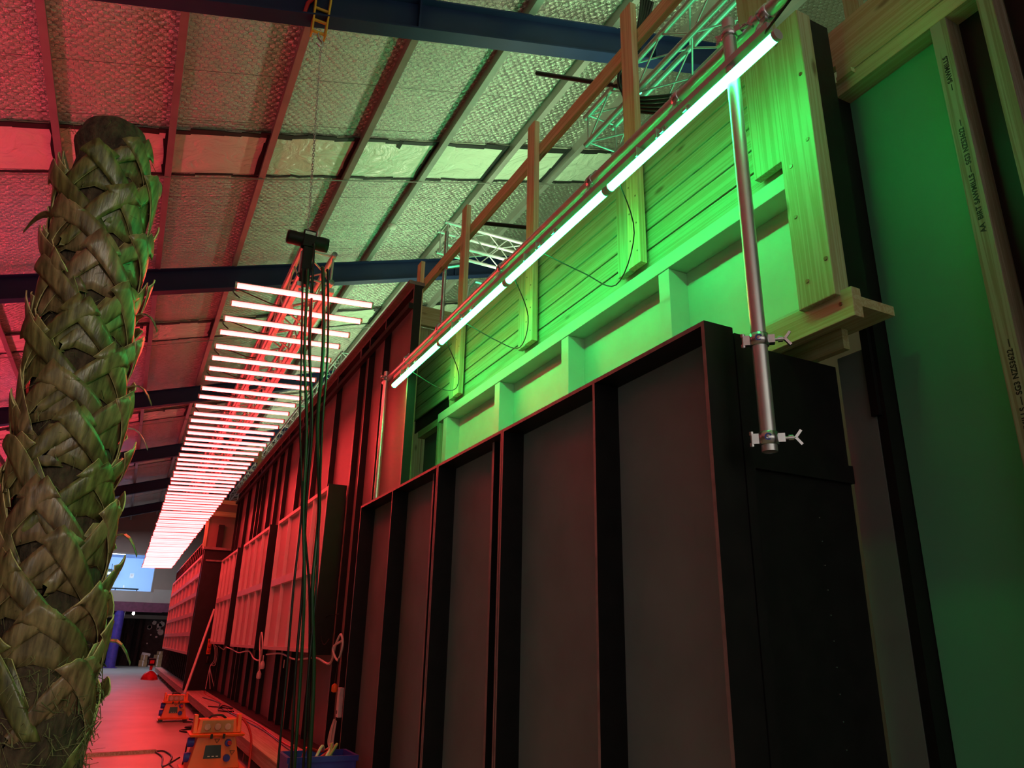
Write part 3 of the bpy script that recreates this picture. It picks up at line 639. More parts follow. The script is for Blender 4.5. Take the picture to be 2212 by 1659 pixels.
# ---------------------------------------------------------------- scaffold pole assembly
def clamp(t, c, axis, wing=(1, -.5, .3), r=.034, sticker=False):
    """half coupler round a pole"""
    b = MB(); c = Vector(c)
    b.lathe(c, [(r * .95, -.026), (r * 1.22, -.024), (r * 1.22, .024), (r * .95, .026)], 18, axis)
    cl = b.build('clamp', 'steel', t)
    w = Vector(wing).normalized()
    ax = {'z': Vector((0, 0, 1)), 'y': Vector((0, 1, 0)), 'x': Vector((1, 0, 0))}[axis]
    def sub(mb, nm, m='steel'):
        o3 = ORG[cl.name]; o = mb.build(nm, m, cl); return o
    b = MB(); b.bar(c + w * r, c + w * (r + .028), .03, .034, up=ax); sub(b, 'lug')
    b = MB(); b.tube([c + w * (r + .028), c + w * (r + .062)], .007, 8); b.tube([c + w * (r + .040), c + w * (r + .058)], .013, 6); sub(b, 'bolt')
    sd = w.cross(ax).normalized()
    b = MB(); p = c + w * (r + .066)
    b.bar(p, p + (w * .6 + ax * .8) * .035, .010, .016, up=sd); b.bar(p, p + (w * .6 - ax * .8) * .035, .010, .016, up=sd); sub(b, 'wing_nut')
    b = MB(); q = c - w * r; b.bar(q, q - w * .03, .022, .040, up=ax); sub(b, 'hinge')
    b = MB()
    for s in (-1, 1): b.tube([q - w * .03 + ax * .022 * s - ax * .007, q - w * .03 + ax * .022 * s + ax * .007], .010, 10)
    b.tube([q - w * .03 - ax * .03, q - w * .03 + ax * .03], .005, 8); sub(b, 'hinge_pin')
    if sticker:
        n = Vector((-.72, -.69, 0)); s2 = Vector((.69, -.72, 0)); b = MB()
        for k in range(9):
            a0, a1 = math.radians(20 + 32 * k), math.radians(20 + 32 * (k + 1)); r0, r1 = .009, .014
            f = lambda a, rr: c + n * (r * 1.24) + (s2 * math.cos(a) + ax * math.sin(a)) * rr
            b.poly([f(a0, r0), f(a1, r0), f(a1, r1), f(a0, r1)])
        b.build('ring_sticker', 'blueink', cl)
    return cl
t = thing('scaffold_pole', 'thick vertical aluminium pole in front of the green wall, open lower end with clamps', 'pole', (2.08, 2.0, .715))
MB().tube([(2.08, 2.0, .715), (2.08, 2.0, 2.80)], .030, 28, hollow=True).build('tube', 'alu', t)
clamp(t, (2.08, 2.0, .765), 'z', (.75, -.65, 0), .031, True); clamp(t, (2.08, 2.0, 1.17), 'z', (.75, -.65, 0), .031, True)
clamp(t, (2.08, 2.0, 2.72), 'z', (.3, -.9, 0), .031)
t = thing('scaffold_pole', 'thinner vertical pole lit green and red at the far end of the green tubes', 'pole', (2.115, 7.34, 1.0))
MB().tube([(2.115, 7.36, .9), (2.115, 7.36, 2.78)], .026, 24).build('tube', 'alu', t); clamp(t, (2.115, 7.36, 2.70), 'z', (-.6, -.6, 0), .028)
t = thing('scaffold_pole', 'long horizontal aluminium pole above the row of green tubes', 'pole', (2.10, 4.5, 2.70))
MB().tube([(2.14, -.4, 2.73), (2.14, 7.5, 2.70)], .0305, 24, hollow=True).build('tube', 'alu', t)
for yy in (1.83, 2.45, 3.28, 4.55, 5.85, 6.75): clamp(t, (2.14, yy, 2.72), 'y', (-.25, 0, -1), .032)
t = thing('mounting_channel', 'thin metal channel holding the green tubes under the pole', 'channel', (2.06, 4.3, 2.5))
MB().box(2.045, 2.08, 1.75, 6.85, 2.525, 2.56).build('channel', 'housing', t)
for yy in (1.83, 2.45, 3.28, 4.55, 5.85, 6.75): MB().bar((2.11, yy, 2.66), (2.065, yy, 2.56), .05, .006, up=(1, 0, 0)).build('hanger_plate', 'steel', t)
for k in range(4):
    for s in (-.085, .085):
        yy = 2.335 + 1.29 * k + s + .25
        MB().box(2.02, 2.082, yy - .004, yy + .004, 2.462, 2.522).build('bracket', 'housing', t)
for k, (ya, yb) in enumerate(((2.9, 4.6), (4.2, 5.9), (5.5, 6.9))):
    tag(MB().tube(smooth_path([(2.06, ya, 2.48), (2.25, ya + .12, 2.25), (2.38, ya + .5, 2.12 + .05 * k), (2.30, ya + .75, 2.3), (2.08, ya + .95, 2.5)], 6), .004, 6).build('lamp_lead', 'rubber'),
        'thin cable drooping in front of the pine boards, ' + ['nearest of three', 'middle of three', 'farthest of three'][k], 'cable')
tag(MB().tube(smooth_path([(2.0, 1.2, 2.62), (2.05, 1.75, 2.52), (2.22, 1.85, 2.75), (2.5, 1.7, 3.3), (3.0, 1.2, 4.0)], 6), .006, 6).build('lamp_lead', 'rubber'), 'dark cable running from the near green tube end up to the right', 'cable')

# ---------------------------------------------------------------- chain hoist
t = thing('hoist_trolley', 'yellow hoist trolley hooked under the near roof beam', 'trolley', (.85, 6.02, 5.55))
for dx in (-.065, .065):
    MB().hexa([(.76 + dx - .008, 5.97, 5.62), (.76 + dx + .008, 5.97, 5.62), (.76 + dx + .008, 6.07, 5.62), (.76 + dx - .008, 6.07, 5.62), (.76 + dx * 1.15 - .008, 5.95, 6.2), (.76 + dx * 1.15 + .008, 5.95, 6.2), (.76 + dx * 1.15 + .008, 6.09, 6.2), (.76 + dx * 1.15 - .008, 6.09, 6.2)]).build('side_plate', 'yellow', t)
for z in (5.66, 5.8, 5.95): MB().tube([(.69, 6.02, z), (.83, 6.02, z)], .016, 10).build('cross_pin', 'yellow', t)
MB().tube([(.7, 6.0, 6.1), (.62, 6.0, 5.95), (.6, 6.0, 5.8)], .02, 8).build('hand_lever', 'redplastic', t)
MB().tube(smooth_path([(.76, 6.02, 5.66), (.77, 6.02, 5.60), (.81, 6.02, 5.56), (.80, 6.02, 5.51), (.76, 6.02, 5.53)], 5), .014, 8).build('hook', 'steel', t)
t = thing('hoist_chain', 'thin steel load chain from the yellow trolley down to the hoist motor', 'chain', (.85, 6.02, 3.5))
b = MB(); p0, p1 = Vector((.80, 6.02, 5.54)), Vector((.905, 6.02, 3.46)); n = 74
for k in range(n):
    c = p0.lerp(p1, (k + .5) / n); d = (p1 - p0).normalized() * .019
    s = Vector((.009, 0, 0)) if k % 2 else Vector((0, .009, 0))
    b.tube([c - d, c - d * .6 + s, c + d * .6 + s, c + d, c + d * .6 - s, c - d * .6 - s, c - d], .0035, 5, caps=False)
tag(b.build('chain', 'steel', t), kind='stuff')
t = thing('hoist_motor', 'black chain hoist motor with red lit underside above the truss end', 'hoist motor', (.92, 6.05, 3.3))
MB().lathe((.92, 6.03, 3.37), [(.02, -.19), (.055, -.185), (.062, -.17), (.062, -.05)], 18, 'x').build('motor_housing', 'black', t)
MB().lathe((.92, 6.03, 3.37), [(.062, .05), (.066, .14), (.062, .175), (.03, .18)], 18, 'x').build('gear_housing', 'black', t)
MB().box(.865, .975, 5.965, 6.095, 3.29, 3.45).build('body', 'black', t, .008)
MB().box(.985, .995, 5.98, 6.08, 3.36, 3.47).build('eye_plate', 'steel', t); MB().box(.875, .965, 5.958, 5.964, 3.40, 3.43).build('name_plate', 'steel', t)
MB().box(.88, .965, 5.97, 6.03, 2.92, 3.288).build('chain_bag', 'black', t, .006)
# control cables hanging from the truss end to the crate
cb = [((.894, 5.92, 2.95), (1.16, 6.2, 1.04), (1.23, 6.3, -.89), .009, 'rubber'), ((.932, 5.9, 2.95), (1.186, 6.2, 1.04), (1.354, 6.3, -.90), .013, 'greencable'), ((.982, 5.95, 3.0), (1.224, 6.2, 1.046), (1.34, 6.35, -.9), .011, 'rubber'),
      ((1.061, 5.9, 3.0), (1.293, 6.2, 1.053), (1.465, 6.3, -.9), .016, 'greencable'), ((1.108, 5.92, 3.0), (1.331, 6.2, 1.056), (1.42, 6.3, -.9), .010, 'rubber'), ((.96, 5.9, 3.2), (1.20, 6.22, 1.05), (1.47, 6.36, -.9), .010, 'rubber')]
cl = ['leftmost of the hanging cables', 'dark green hanging cable second from the left', 'third hanging cable from the left', 'thick dark green cable among the hanging cables', 'rightmost of the hanging cables', 'black cable starting behind the hoist chain bag']
for k, (a, m_, z, r, mt) in enumerate(cb):
    a, m_, z = Vector(a), Vector(m_), Vector(z); j = lambda: Vector((rnd.uniform(-.025, .025), rnd.uniform(-.03, .03), 0))
    pts = smooth_path([a + Vector((0, .1, .12)), a, a.lerp(m_, .33) + j(), a.lerp(m_, .66) + j(), m_ + j(), m_.lerp(z, .33) + j(), m_.lerp(z, .66) + j(), z, z + Vector((.03, .1, -.08))], 6)
    tag(MB().tube(pts, r, 8).build('hanging_cable', mt), cl[k] + ', dropping from the truss end to the crate', 'cable', 'cables hanging from the hoist')

# ---------------------------------------------------------------- long red lit scenery wall
XW = 2.15; ZT = 3.55
def rstud(seg): return [(y, w, 0.0) for y, w in seg]
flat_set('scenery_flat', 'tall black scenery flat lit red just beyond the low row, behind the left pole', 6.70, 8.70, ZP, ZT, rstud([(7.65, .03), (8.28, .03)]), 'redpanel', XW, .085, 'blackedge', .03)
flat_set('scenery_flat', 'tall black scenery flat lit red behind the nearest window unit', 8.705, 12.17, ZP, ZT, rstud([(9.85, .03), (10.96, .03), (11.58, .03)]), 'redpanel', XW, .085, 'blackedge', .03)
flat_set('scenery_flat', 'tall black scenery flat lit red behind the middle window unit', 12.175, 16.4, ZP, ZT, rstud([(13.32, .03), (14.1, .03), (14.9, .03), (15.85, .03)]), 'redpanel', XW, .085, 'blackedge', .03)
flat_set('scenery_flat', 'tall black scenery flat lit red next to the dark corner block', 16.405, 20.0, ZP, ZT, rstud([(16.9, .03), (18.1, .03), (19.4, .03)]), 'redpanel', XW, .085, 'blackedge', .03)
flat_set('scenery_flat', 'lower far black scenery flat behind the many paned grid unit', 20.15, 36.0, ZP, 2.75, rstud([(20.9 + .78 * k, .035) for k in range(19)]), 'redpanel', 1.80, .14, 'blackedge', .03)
t = thing('ledge', 'long thin black ledge boards along the foot of the red lit wall', 'ledge', (2.08, 13, ZP))
MB().box(2.03, 2.148, 7.4, 19.9, ZP + .002, ZP + .03).build('ledge', 'black', t)
t = thing('parapet_board', 'red lit timber capping along the top of the tall scenery wall', 'capping', (2.15, 13, ZT))
MB().box(2.09, 2.26, 6.7, 20.0, ZT + .001, ZT + .04).build('capping', 'blackedge', t); MB().box(2.10, 2.149, 6.7, 20.0, ZT - .28, ZT - .22).build('batten', 'black', t)
def window_unit(label, xf, xb, y0, y1, z0, z1, cols, rows, fw=.045):
    t = thing('window_unit', label, 'window unit', ((xf + xb) / 2, (y0 + y1) / 2, z0))
    def fr(ya, yb, za, zb, nm, dx=0): 
        MB().box(xf + dx, xf + .055, ya, yb, za, zb).build(nm, 'white', t)
    fr(y0 + .02, y0 + .02 + fw, z0, z1, 'stile'); fr(y1 - fw, y1, z0, z1, 'stile')
    fr(y0 + .02 + fw, y1 - fw, z1 - fw, z1, 'head'); fr(y0 + .02 + fw, y1 - fw, z0, z0 + fw, 'sill')
    zs = [z0 + (z1 - z0) * k / rows for k in range(rows + 1)]
    ys = [y0 + (y1 - y0) * k / cols for k in range(cols + 1)]
    for z in zs[1:-1]: fr(y0 + .02 + fw, y1 - fw, z - .05, z + .05, 'transom', .002)
    for yv in ys[1:-1]: MB().box(xf + .006, xf + .053, yv - .016, yv + .016, z0 + fw, z1 - fw).build('mullion', 'white', t)
    MB().box(xf + .056, xf + .068, y0 + .02, y1, z0, z1).build('pane', 'pane', t)
    MB().box(xf, xb - .002, y0, y0 + .018, z0 - .02, z1 + .02).build('side_board', 'black', t)
    MB().box(xf + .02, xb - .002, y0 + .019, y1, z1 + .003, z1 + .018).build('top_board', 'blackedge', t)
    return t
window_unit('white mullioned window unit on the red wall nearest the viewer, behind the hanging cables', 1.93, 2.148, 8.75, 12.0, -.11, 1.76, 4, 2)
window_unit('white mullioned window unit in the middle of three on the red wall', 1.93, 2.148, 12.8, 15.8, -.11, 1.80, 4, 2)
window_unit('white mullioned window unit farthest of three, beside the dark corner block', 1.93, 2.148, 16.7, 19.5, -.08, 1.82, 4, 2)
window_unit('large white grid unit of forty panes past the dark corner block', 1.53, 1.798, 20.25, 32.0, -.34, 2.0, 8, 5, .06)
b = MB()
tb = thing('corner_block', 'dark red lit corner block where the scenery wall steps forward', 'corner block', (1.9, 20.07, ZP))
MB().box(1.54, 2.35, 20.01, 20.14, ZP, 2.10).build('face', 'black', tb); MB().box(1.50, 2.146, 19.9, 20.14, 2.101, 2.16).build('shelf', 'blackedge', tb)
MB().box(1.60, 2.3, 19.93, 20.0, 1.82, 1.86).build('cross_batten', 'blackedge', tb)
t = thing('timber_box', 'pine framed box with a brown panel above the corner block', 'timber box', (2.1, 20.4, 2.3))
MB().box(1.50, 2.6, 20.35, 20.42, 2.17, 2.98).build('panel', 'farwall', t)
for a in ((1.50, 2.6, 20.29, 20.345, 2.98, 3.10), (1.50, 2.6, 20.29, 20.345, 3.30, 3.40)): MB().box(*a).build('rail', 'pine_x', t)
for x in (1.50, 2.45): MB().box(x, x + .07, 20.28, 20.34, 2.17, 2.975).build('stile', 'pine_z', t)
MB().box(1.58, 2.6, 20.36, 20.38, 3.10, 3.30).build('dark_board', 'farwall', t)
t = thing('timber_scaffold', 'pine stud frame standing beyond the top of the red wall', 'timber frame', (2.9, 22, 3.5))
MB().box(2.62, 2.70, 21.0, 21.06, ZF, 4.95).build('stud', 'pine_z', t)
for z in (4.0, 4.65): MB().box(2.35, 3.5, 21.07, 21.12, z, z + .09).build('rail', 'pine_x', t)
MB().box(3.4, 3.48, 21.0, 21.06, 3.0, 4.95).build('stud', 'pine_z', t)
for k, (yy, zz) in enumerate(((23, 5.2), (26, 5.4), (18, 5.5))):
    t = thing('steel_bar', ['green lit horizontal pipe across the far truss, nearest', 'green lit horizontal pipe across the far truss, farthest', 'green lit horizontal pipe high across the far truss'][k], 'pipe', (3.2, yy, zz)); MB().tube([(2.2, yy, zz), (4.4, yy, zz + .03)], .03, 10).build('pipe', 'truss', t)
t = thing('ceiling_spot', 'tiny bright white lamp just above the red wall top', 'lamp', (3.0, 22, 3.95)); MB().lathe((2.95, 22, 3.98), [(.05, -.05), (.09, 0), (.05, .05)], 14).build('lamp', 'spot', t); MB().tube([(2.95, 22, 4.03), (2.95, 22, 4.3)], .01, 6).build('stem', 'steel', t)

# ---------------------------------------------------------------- raised deck and its legs
for y0, y1, lab in ((1.0, 19.99, 'low grey plywood walkway in front of the near flats'), (20.0, 36.2, 'far narrow part of the low grey walkway under the grid unit')):
    t = thing('raised_deck', lab, 'walkway', (1.95, (y0 + y1) / 2, ZF))
    n = max(1, round((y1 - y0) / 2.4))
    for k in range(n):
        a, c = y0 + (y1 - y0) * k / n, y0 + (y1 - y0) * (k + 1) / n
        MB().box(1.585, 2.6, a + .002, c - .002, ZP - .018, ZP).build('deck_board', 'decktop', t, .002)
    MB().box(1.59, 1.635, y0, y1, ZP - .15, ZP - .019).build('edge_joist', 'decktop', t)
    for k in range(int((y1 - y0) / 1.5)):
        yy = y0 + .6 + 1.5 * k; MB().box(1.637, 2.0, yy, yy + .045, ZF, ZP - .02).build('leg', 'oldwood', t)
    MB().box(2.1, 2.15, y0, y1, ZF, ZP - .02).build('back_board', 'oldwood', t)

# ---------------------------------------------------------------- palm
def pc(z):   # trunk centre, relative coordinates
    pts = [(-1.5, -.22), (-.24, -.262), (.144, -.296), (.553, -.338), (.998, -.378), (1.477, -.41), (2.01, -.44), (2.6, -.478)]
    for (a, xa), (b2, xb) in zip(pts, pts[1:]):
        if z <= b2 or b2 == 2.6: return xa + (xb - xa) * (z - a) / (b2 - a)
    return pts[-1][1]
PX = 4.0
palm = thing('palm_trunk', 'cut palm trunk with woven leaf bases on the left', 'palm', (pc(-1.41), PX, ZF))
zs = [-1.41 + .2 * k for k in range(20)] + [2.50, 2.60, 2.66]
MB().tube([(pc(z), PX, z) for z in zs], .2, 24, rads=[.190 + (.02 if z < -.1 else 0) - (.03 if z > 2.3 else 0) for z in zs[:-3]] + [.185, .15, .07]).build('trunk', 'bark', palm)
def boot_mesh(seed, big=1.0):
    """a cut leaf base: two stiff straps that cross at the cut tip and wrap down round the trunk to either side"""
    r = random.Random(seed); bm2 = bmesh.new(); R0 = .197
    H = r.uniform(.10, .14)
    for s in (1, -1):
        W = r.uniform(1.0, 1.45); drop = r.uniform(.17, .27); over = r.uniform(.16, .30); w0 = r.uniform(.075, .105) * big; lift = (.008 if s > 0 else 0) + r.uniform(.034, .058); cut = r.uniform(-.02, .03); n, m = 12, 5; rows = []
        for j in range(n + 1):
            t = j / n; a = s * (-over + t * (W + over)); x = R0 * a; z = H - (H + drop) * (t ** 1.12) + .015 * math.sin(t * 5 + seed)
            t2 = min(1, t + .02); a2 = s * (-over + t2 * (W + over)); dx, dz = R0 * (a2 - a), -(H + drop) * ((t2 ** 1.12) - (t ** 1.12)) - .001
            l = math.hypot(dx, dz) or 1; px, pz = -dz / l, dx / l
            if pz < 0: px, pz = -px, -pz
            wd = w0 * (1 - .35 * t); row = []
            for i in range(m + 1):
                q = -1 + 2 * i / m; ux = x + px * q * wd / 2; uz = z + pz * q * wd / 2 + (cut * q if j == 0 else 0) + (r.uniform(-.004, .004) if j == 0 else 0)
                rr = R0 + .004 + lift * (1 - t) ** 1.4 + .010 * (1 - q * q) * (1 - .5 * t) + .010 * (q > 0) * q * (1 - t)
                row.append(bm2.verts.new((math.cos(ux / R0) * rr, math.sin(ux / R0) * rr, uz)))
            rows.append(row)
        for a, b in zip(rows, rows[1:]):
            for i in range(m): bm2.faces.new((a[i], a[i + 1], b[i + 1], b[i])).smooth = True
    # the web between the straps under the tip
    vs = []; W = .42
    for j in range(5):
        v = j / 4; vs.append([bm2.verts.new((math.cos(u * (W + .5 * (1 - v))) * (R0 + .004 + .022 * v), math.sin(u * (W + .5 * (1 - v))) * (R0 + .004 + .022 * v), -.10 + (H + .08) * v - .05 * abs(u) - .025 * (1 - u * u) * v)) for u in (-1, -.5, 0, .5, 1)])
    for a, b in zip(vs, vs[1:]):
        for i in range(4): bm2.faces.new((a[i], a[i + 1], b[i + 1], b[i])).smooth = True
    bmesh.ops.recalc_face_normals(bm2, faces=bm2.faces)
    for f in bm2.faces:
        c = f.calc_center_median()
        if f.normal.x * c.x + f.normal.y * c.y < 0: f.normal_flip()
    me = bpy.data.meshes.new('leaf_base'); bm2.to_mesh(me); bm2.free(); me.materials.append(M['boot']); me.materials.append(M['bootcut']); return me
bms = [boot_mesh(100 + k) for k in range(10)]
rnd = random.Random(5); k = 0; z = -.32; th = 0.5
while z < 2.42:
    o = bpy.data.objects.new('leaf_base', bms[rnd.randrange(10)]); C.objects.link(o); o.parent = palm
    o.location = Vector((pc(z), PX, z)) - ORG[palm.name]; top = max(0, (z - 2.2) / .3)
    s = 1.0 - .16 * min(1, top); o.scale = (s, s, rnd.uniform(.9, 1.1) * (1 - .45 * min(1, top)))
    o.rotation_euler = (rnd.uniform(-.05, .05), rnd.uniform(-.05, .03), th)
    m = o.modifiers.new('thickness', 'SOLIDIFY'); m.thickness = .006; m.offset = 1; m.material_offset_rim = 1
    th += math.radians(137.5) + rnd.uniform(-.09, .09); z += .041 * rnd.uniform(.85, 1.15); k += 1
for kk, (a, zz, sx_, tilt) in enumerate(((-.25, .42, .5, .35), (-.1, -.05, .5, .3), (-.35, 1.52, .45, .3), (.1, .95, .5, .3), (2.9, 2.0, .45, .2), (-.2, 1.15, .4, .3))):
    b = MB(); pts = []
    for i in range(7):
        q = i / 6; pts.append((.20 + .15 * q, .05 * (1 - q), .06 * math.sin(q * 2.4) - .11 * q * q))
    for i in range(6):
        p, q2 = Vector(pts[i]), Vector(pts[i + 1]); w1, w2 = .035 * (1 - i / 6.5), .035 * (1 - (i + 1) / 6.5)
        b.hexa([p + Vector((0, -w1, 0)), p + Vector((0, w1, .01)), p + Vector((0, w1, .016)), p + Vector((0, -w1, .006)), q2 + Vector((0, -w2, 0)), q2 + Vector((0, w2, .01)), q2 + Vector((0, w2, .016)), q2 + Vector((0, -w2, .006))])
    me = bpy.data.meshes.new('leaf_stub'); b.bm.to_mesh(me); b.bm.free(); me.materials.append(M['boot'])
    o = bpy.data.objects.new('leaf_stub', me); C.objects.link(o); o.parent = palm; o.location = Vector((pc(zz), PX, zz)) - ORG[palm.name]; o.rotation_euler = (0, 0, a)
# shaggy fibres
b = MB(); rnd = random.Random(9)
for i in range(1500):
    z = rnd.uniform(-1.2, -.12) if i < 1050 else rnd.uniform(-.2, 2.5); a = rnd.uniform(0, 6.283); rr = .206 if z < -.1 else .192
    c = Vector((pc(z), PX, z)); d = Vector((math.cos(a), math.sin(a), 0)); s = Vector((-d.y, d.x, 0)); l = rnd.uniform(.05, .16) * (1 if z < -.1 else .7)
    p0 = c + d * rr; p1 = p0 + d * rnd.uniform(.01, .035) + s * rnd.uniform(-.6, .6) * l + Vector((0, 0, rnd.uniform(-.8, .7) * l)); p2 = p1 + d * rnd.uniform(-.01, .03) + s * rnd.uniform(-.5, .5) * l + Vector((0, 0, rnd.uniform(-1, .5) * l * .7))
    wd = rnd.uniform(.0015, .005) * (1 if z < -.1 else .6)
    for p, q in ((p0, p1), (p1, p2)): b.bar(p, q, wd, wd * .5)
tag(b.build('fibre_matting', 'moss', palm), kind='stuff')

# ---------------------------------------------------------------- power boxes and small things
def power_box(label, x, y, s=1.0, front=True):
    t = thing('power_box', label, 'power distribution box', (x, y, ZF))
    def q(a, bq, c): return (x + a * s, y + bq * s, ZF + c * s)
    def hx(w0, d0, z0, w1, d1, z1, nm, m, bev=.006, dx=0, dy=0):
        MB().hexa([q(-w0 + dx, -d0 + dy, z0), q(w0 + dx, -d0 + dy, z0), q(w0 + dx, d0 + dy, z0), q(-w0 + dx, d0 + dy, z0), q(-w1 + dx, -d1 + dy, z1), q(w1 + dx, -d1 + dy, z1), q(w1 + dx, d1 + dy, z1), q(-w1 + dx, d1 + dy, z1)]).build(nm, m, t, bev)
    hx(.30, .24, .05, .31, .25, .075, 'base_tray', 'orange')
    for a in (-.24, .24):
        for c in (-.18, .18): MB().box(*[v for p in zip(q(a - .03, c - .03, 0), q(a + .03, c + .03, .05)) for v in p]).build('foot', 'rubber', t)
    hx(.25, .19, .076, .185, .15, .37, 'body', 'orange')
    hx(.26, .20, .371, .27, .21, .395, 'top_tray', 'orange')
    hx(.20, .10, .396, .18, .08, .53, 'console', 'orange')
    for sg in (-1, 1): hx(.022, .10, .396, .018, .06, .57, 'handle', 'orange', .006, dx=sg * .215)
    # front flap with breakers
    def front_pt(a, z, off=.004):   # point on the sloping front of the body
        f = (z - .076) / (.37 - .076); return q(a, -(.19 - .04 * f) - off, z)
    b = MB(); b.hexa([front_pt(-.11, .17), front_pt(.06, .17), front_pt(.06, .17, -.01), front_pt(-.11, .17, -.01), front_pt(-.10, .29), front_pt(.05, .29), front_pt(.05, .29, -.01), front_pt(-.10, .29, -.01)]).build('breaker_window', 'rubber', t)
    b = MB()
    for a in (-.07, -.03, .01): b.hexa([front_pt(a, .185, .008), front_pt(a + .022, .185, .008), front_pt(a + .022, .185, .003), front_pt(a, .185, .003), front_pt(a, .193, .008), front_pt(a + .022, .193, .008), front_pt(a + .022, .193, .003), front_pt(a, .193, .003)])
    b.build('breaker_switch', 'paper', t)
    for (a, z) in ((.035 - .06 + .03, .345), (.165, .235)):
        b = MB()
        pts = [front_pt(a - .025, z, .006), front_pt(a + .025, z, .006), front_pt(a, z - .035, .006)]
        for i in range(3): b.bar(pts[i], pts[(i + 1) % 3], .004, .003)
        b.build('warning_triangle', 'ink', t)
    for z, m_ in ((.31, 'blueplug'), (.17, 'blueplug')):
        b = MB(); c = front_pt(.115, z, .01); b.lathe(c, [(.035, -.025), (.038, 0), (.038, .02)], 14, 'y'); b.build('socket', m_, t)
    b = MB(); c = front_pt(.125, .31, .05); b.lathe(c, [(.02, -.03), (.024, .0), (.024, .03)], 12, 'y'); b.build('plug', 'redplastic', t)
    for z in (.31, .17): MB().lathe(q(-.235 + .1 * (z - .17), -.02, z), [(.045, -.05), (.05, -.04), (.05, .02)], 14, 'x').build('side_socket', 'blueplug', t)
    b = MB(); b.hexa([q(-.16, -.108, .405), q(.16, -.108, .405), q(.16, -.098, .405), q(-.16, -.098, .405), q(-.15, -.096, .515), q(.15, -.096, .515), q(.15, -.08, .515), q(-.15, -.08, .515)]).build('outlet_strip', 'cardboard', t)
    for a in (-.10, 0, .10): MB().lathe(q(a, -.110, .455), [(.030, -.008), (.036, -.004), (.036, .004)], 14, 'y').build('outlet', 'socket', t)
    MB().tube(smooth_path([q(-.09, -.02, .53), q(-.05, -.02, .56), q(.03, -.02, .56), q(.08, -.02, .53)], 4), .012, 8).build('carry_handle', 'rubber', t)
    for a in (-.06, .06): MB().box(*[v for p in zip(q(a - .012, -.215, .355), q(a + .012, -.205, .40)) for v in p]).build('latch', 'rubber', t)
    return t
power_box('orange power distribution box nearest the viewer at the bottom edge', 1.17, 9.75, 1.08)
power_box('orange power distribution box farther back beside the walkway', 1.14, 16.0, .85)
def cable(name, pts, r, mat, label, n=5): return tag(MB().tube(smooth_path(pts, n), r, 8).build(name, mat), label, 'cable')
z = ZF + .012
cable('floor_cable', [(-.9, 11.3, z), (-.25, 11.55, z), (-.21, 11.6, z)], .010, 'rubber', 'short cable entering the floor cover beside the palm')
cable('floor_cable', [(.69, 11.77, z), (.80, 11.75, z), (.86, 11.2, z), (.80, 10.6, z), (.88, 10.05, z), (.9, 9.9, z + .3)], .010, 'rubber', 'cable curving from the floor cover up to the near power box')
cable('floor_cable', [(.69, 11.73, z), (.75, 11.2, z), (.72, 10.4, z), (.84, 9.9, z + .15)], .010, 'rubber', 'second cable from the floor cover along the floor to the near power box')
t = thing('cable_cover', 'low flat cable cover strip across the floor right of the palm', 'cable cover', (.25, 11.7, ZF))
MB().hexa([(-.22, 11.53, ZF), (.70, 11.70, ZF), (.69, 11.82, ZF), (-.23, 11.65, ZF), (-.22, 11.56, ZF + .035), (.70, 11.73, ZF + .035), (.69, 11.79, ZF + .035), (-.23, 11.62, ZF + .035)]).build('cover', 'oldwood', t)
cable('floor_cable', [(1.3, 15.7, z), (1.5, 15.3, z + .02), (1.42, 14.6, z), (1.15, 14.2, z), (1.45, 13.6, z), (1.30, 12.9, z), (1.5, 12.0, z), (1.35, 11.2, z), (1.35, 10.2, z + .1)], .014, 'rubber', 'thick dark cable snaking between the two power boxes')
cable('floor_cable', [(1.45, 16.2, z), (1.55, 15.4, z + .03), (1.50, 14.6, z), (1.4, 14.3, z + .02), (1.57, 14.0, z)], .016, 'rubber', 'dark cable heap under the walkway edge, upper loop')
cable('floor_cable', [(1.52, 16.0, z), (1.4, 15.0, z + .05), (1.55, 14.8, z + .03), (1.25, 14.5, z + .02), (1.55, 14.35, z + .04)], .016, 'rubber', 'dark cable heap under the walkway edge, lower loop')
cable('deck_cable', [(1.98, 19.6, ZP + .01), (1.9, 18.5, ZP + .01), (1.95, 16.5, ZP + .01), (1.88, 14, ZP + .01), (1.98, 12, ZP + .01), (1.93, 10, ZP + .01), (1.97, 8, ZP + .01)], .010, 'redplastic', 'thin red lit cable lying along the walkway, inner of two')
cable('deck_cable', [(1.75, 17.5, ZP + .01), (1.9, 16.0, ZP + .01), (1.80, 14.9, ZP + .01), (1.86, 13, ZP + .01), (1.92, 11, ZP + .01), (1.88, 9, ZP + .01), (1.93, 7.6, ZP + .01)], .010, 'rubber', 'dark cable lying along the walkway, outer of two')
cable('deck_cable', [(1.64, 15.2, ZP + .01), (1.75, 14.9, ZP + .02), (1.95, 14.4, ZP + .03), (1.85, 14.9, ZP + .04), (1.7, 14.2, ZP + .02), (1.9, 13.9, ZP + .02)], .012, 'rubber', 'tangled dark cable on the walkway below the middle window unit')
cable('prop_cable', [(1.45, 9.75, -.85), (1.52, 9.7, -.95), (1.55, 9.6, -1.1), (1.54, 9.5, -1.40)], .013, 'redplastic', 'red cable hanging off the near power box beside the walkway edge')
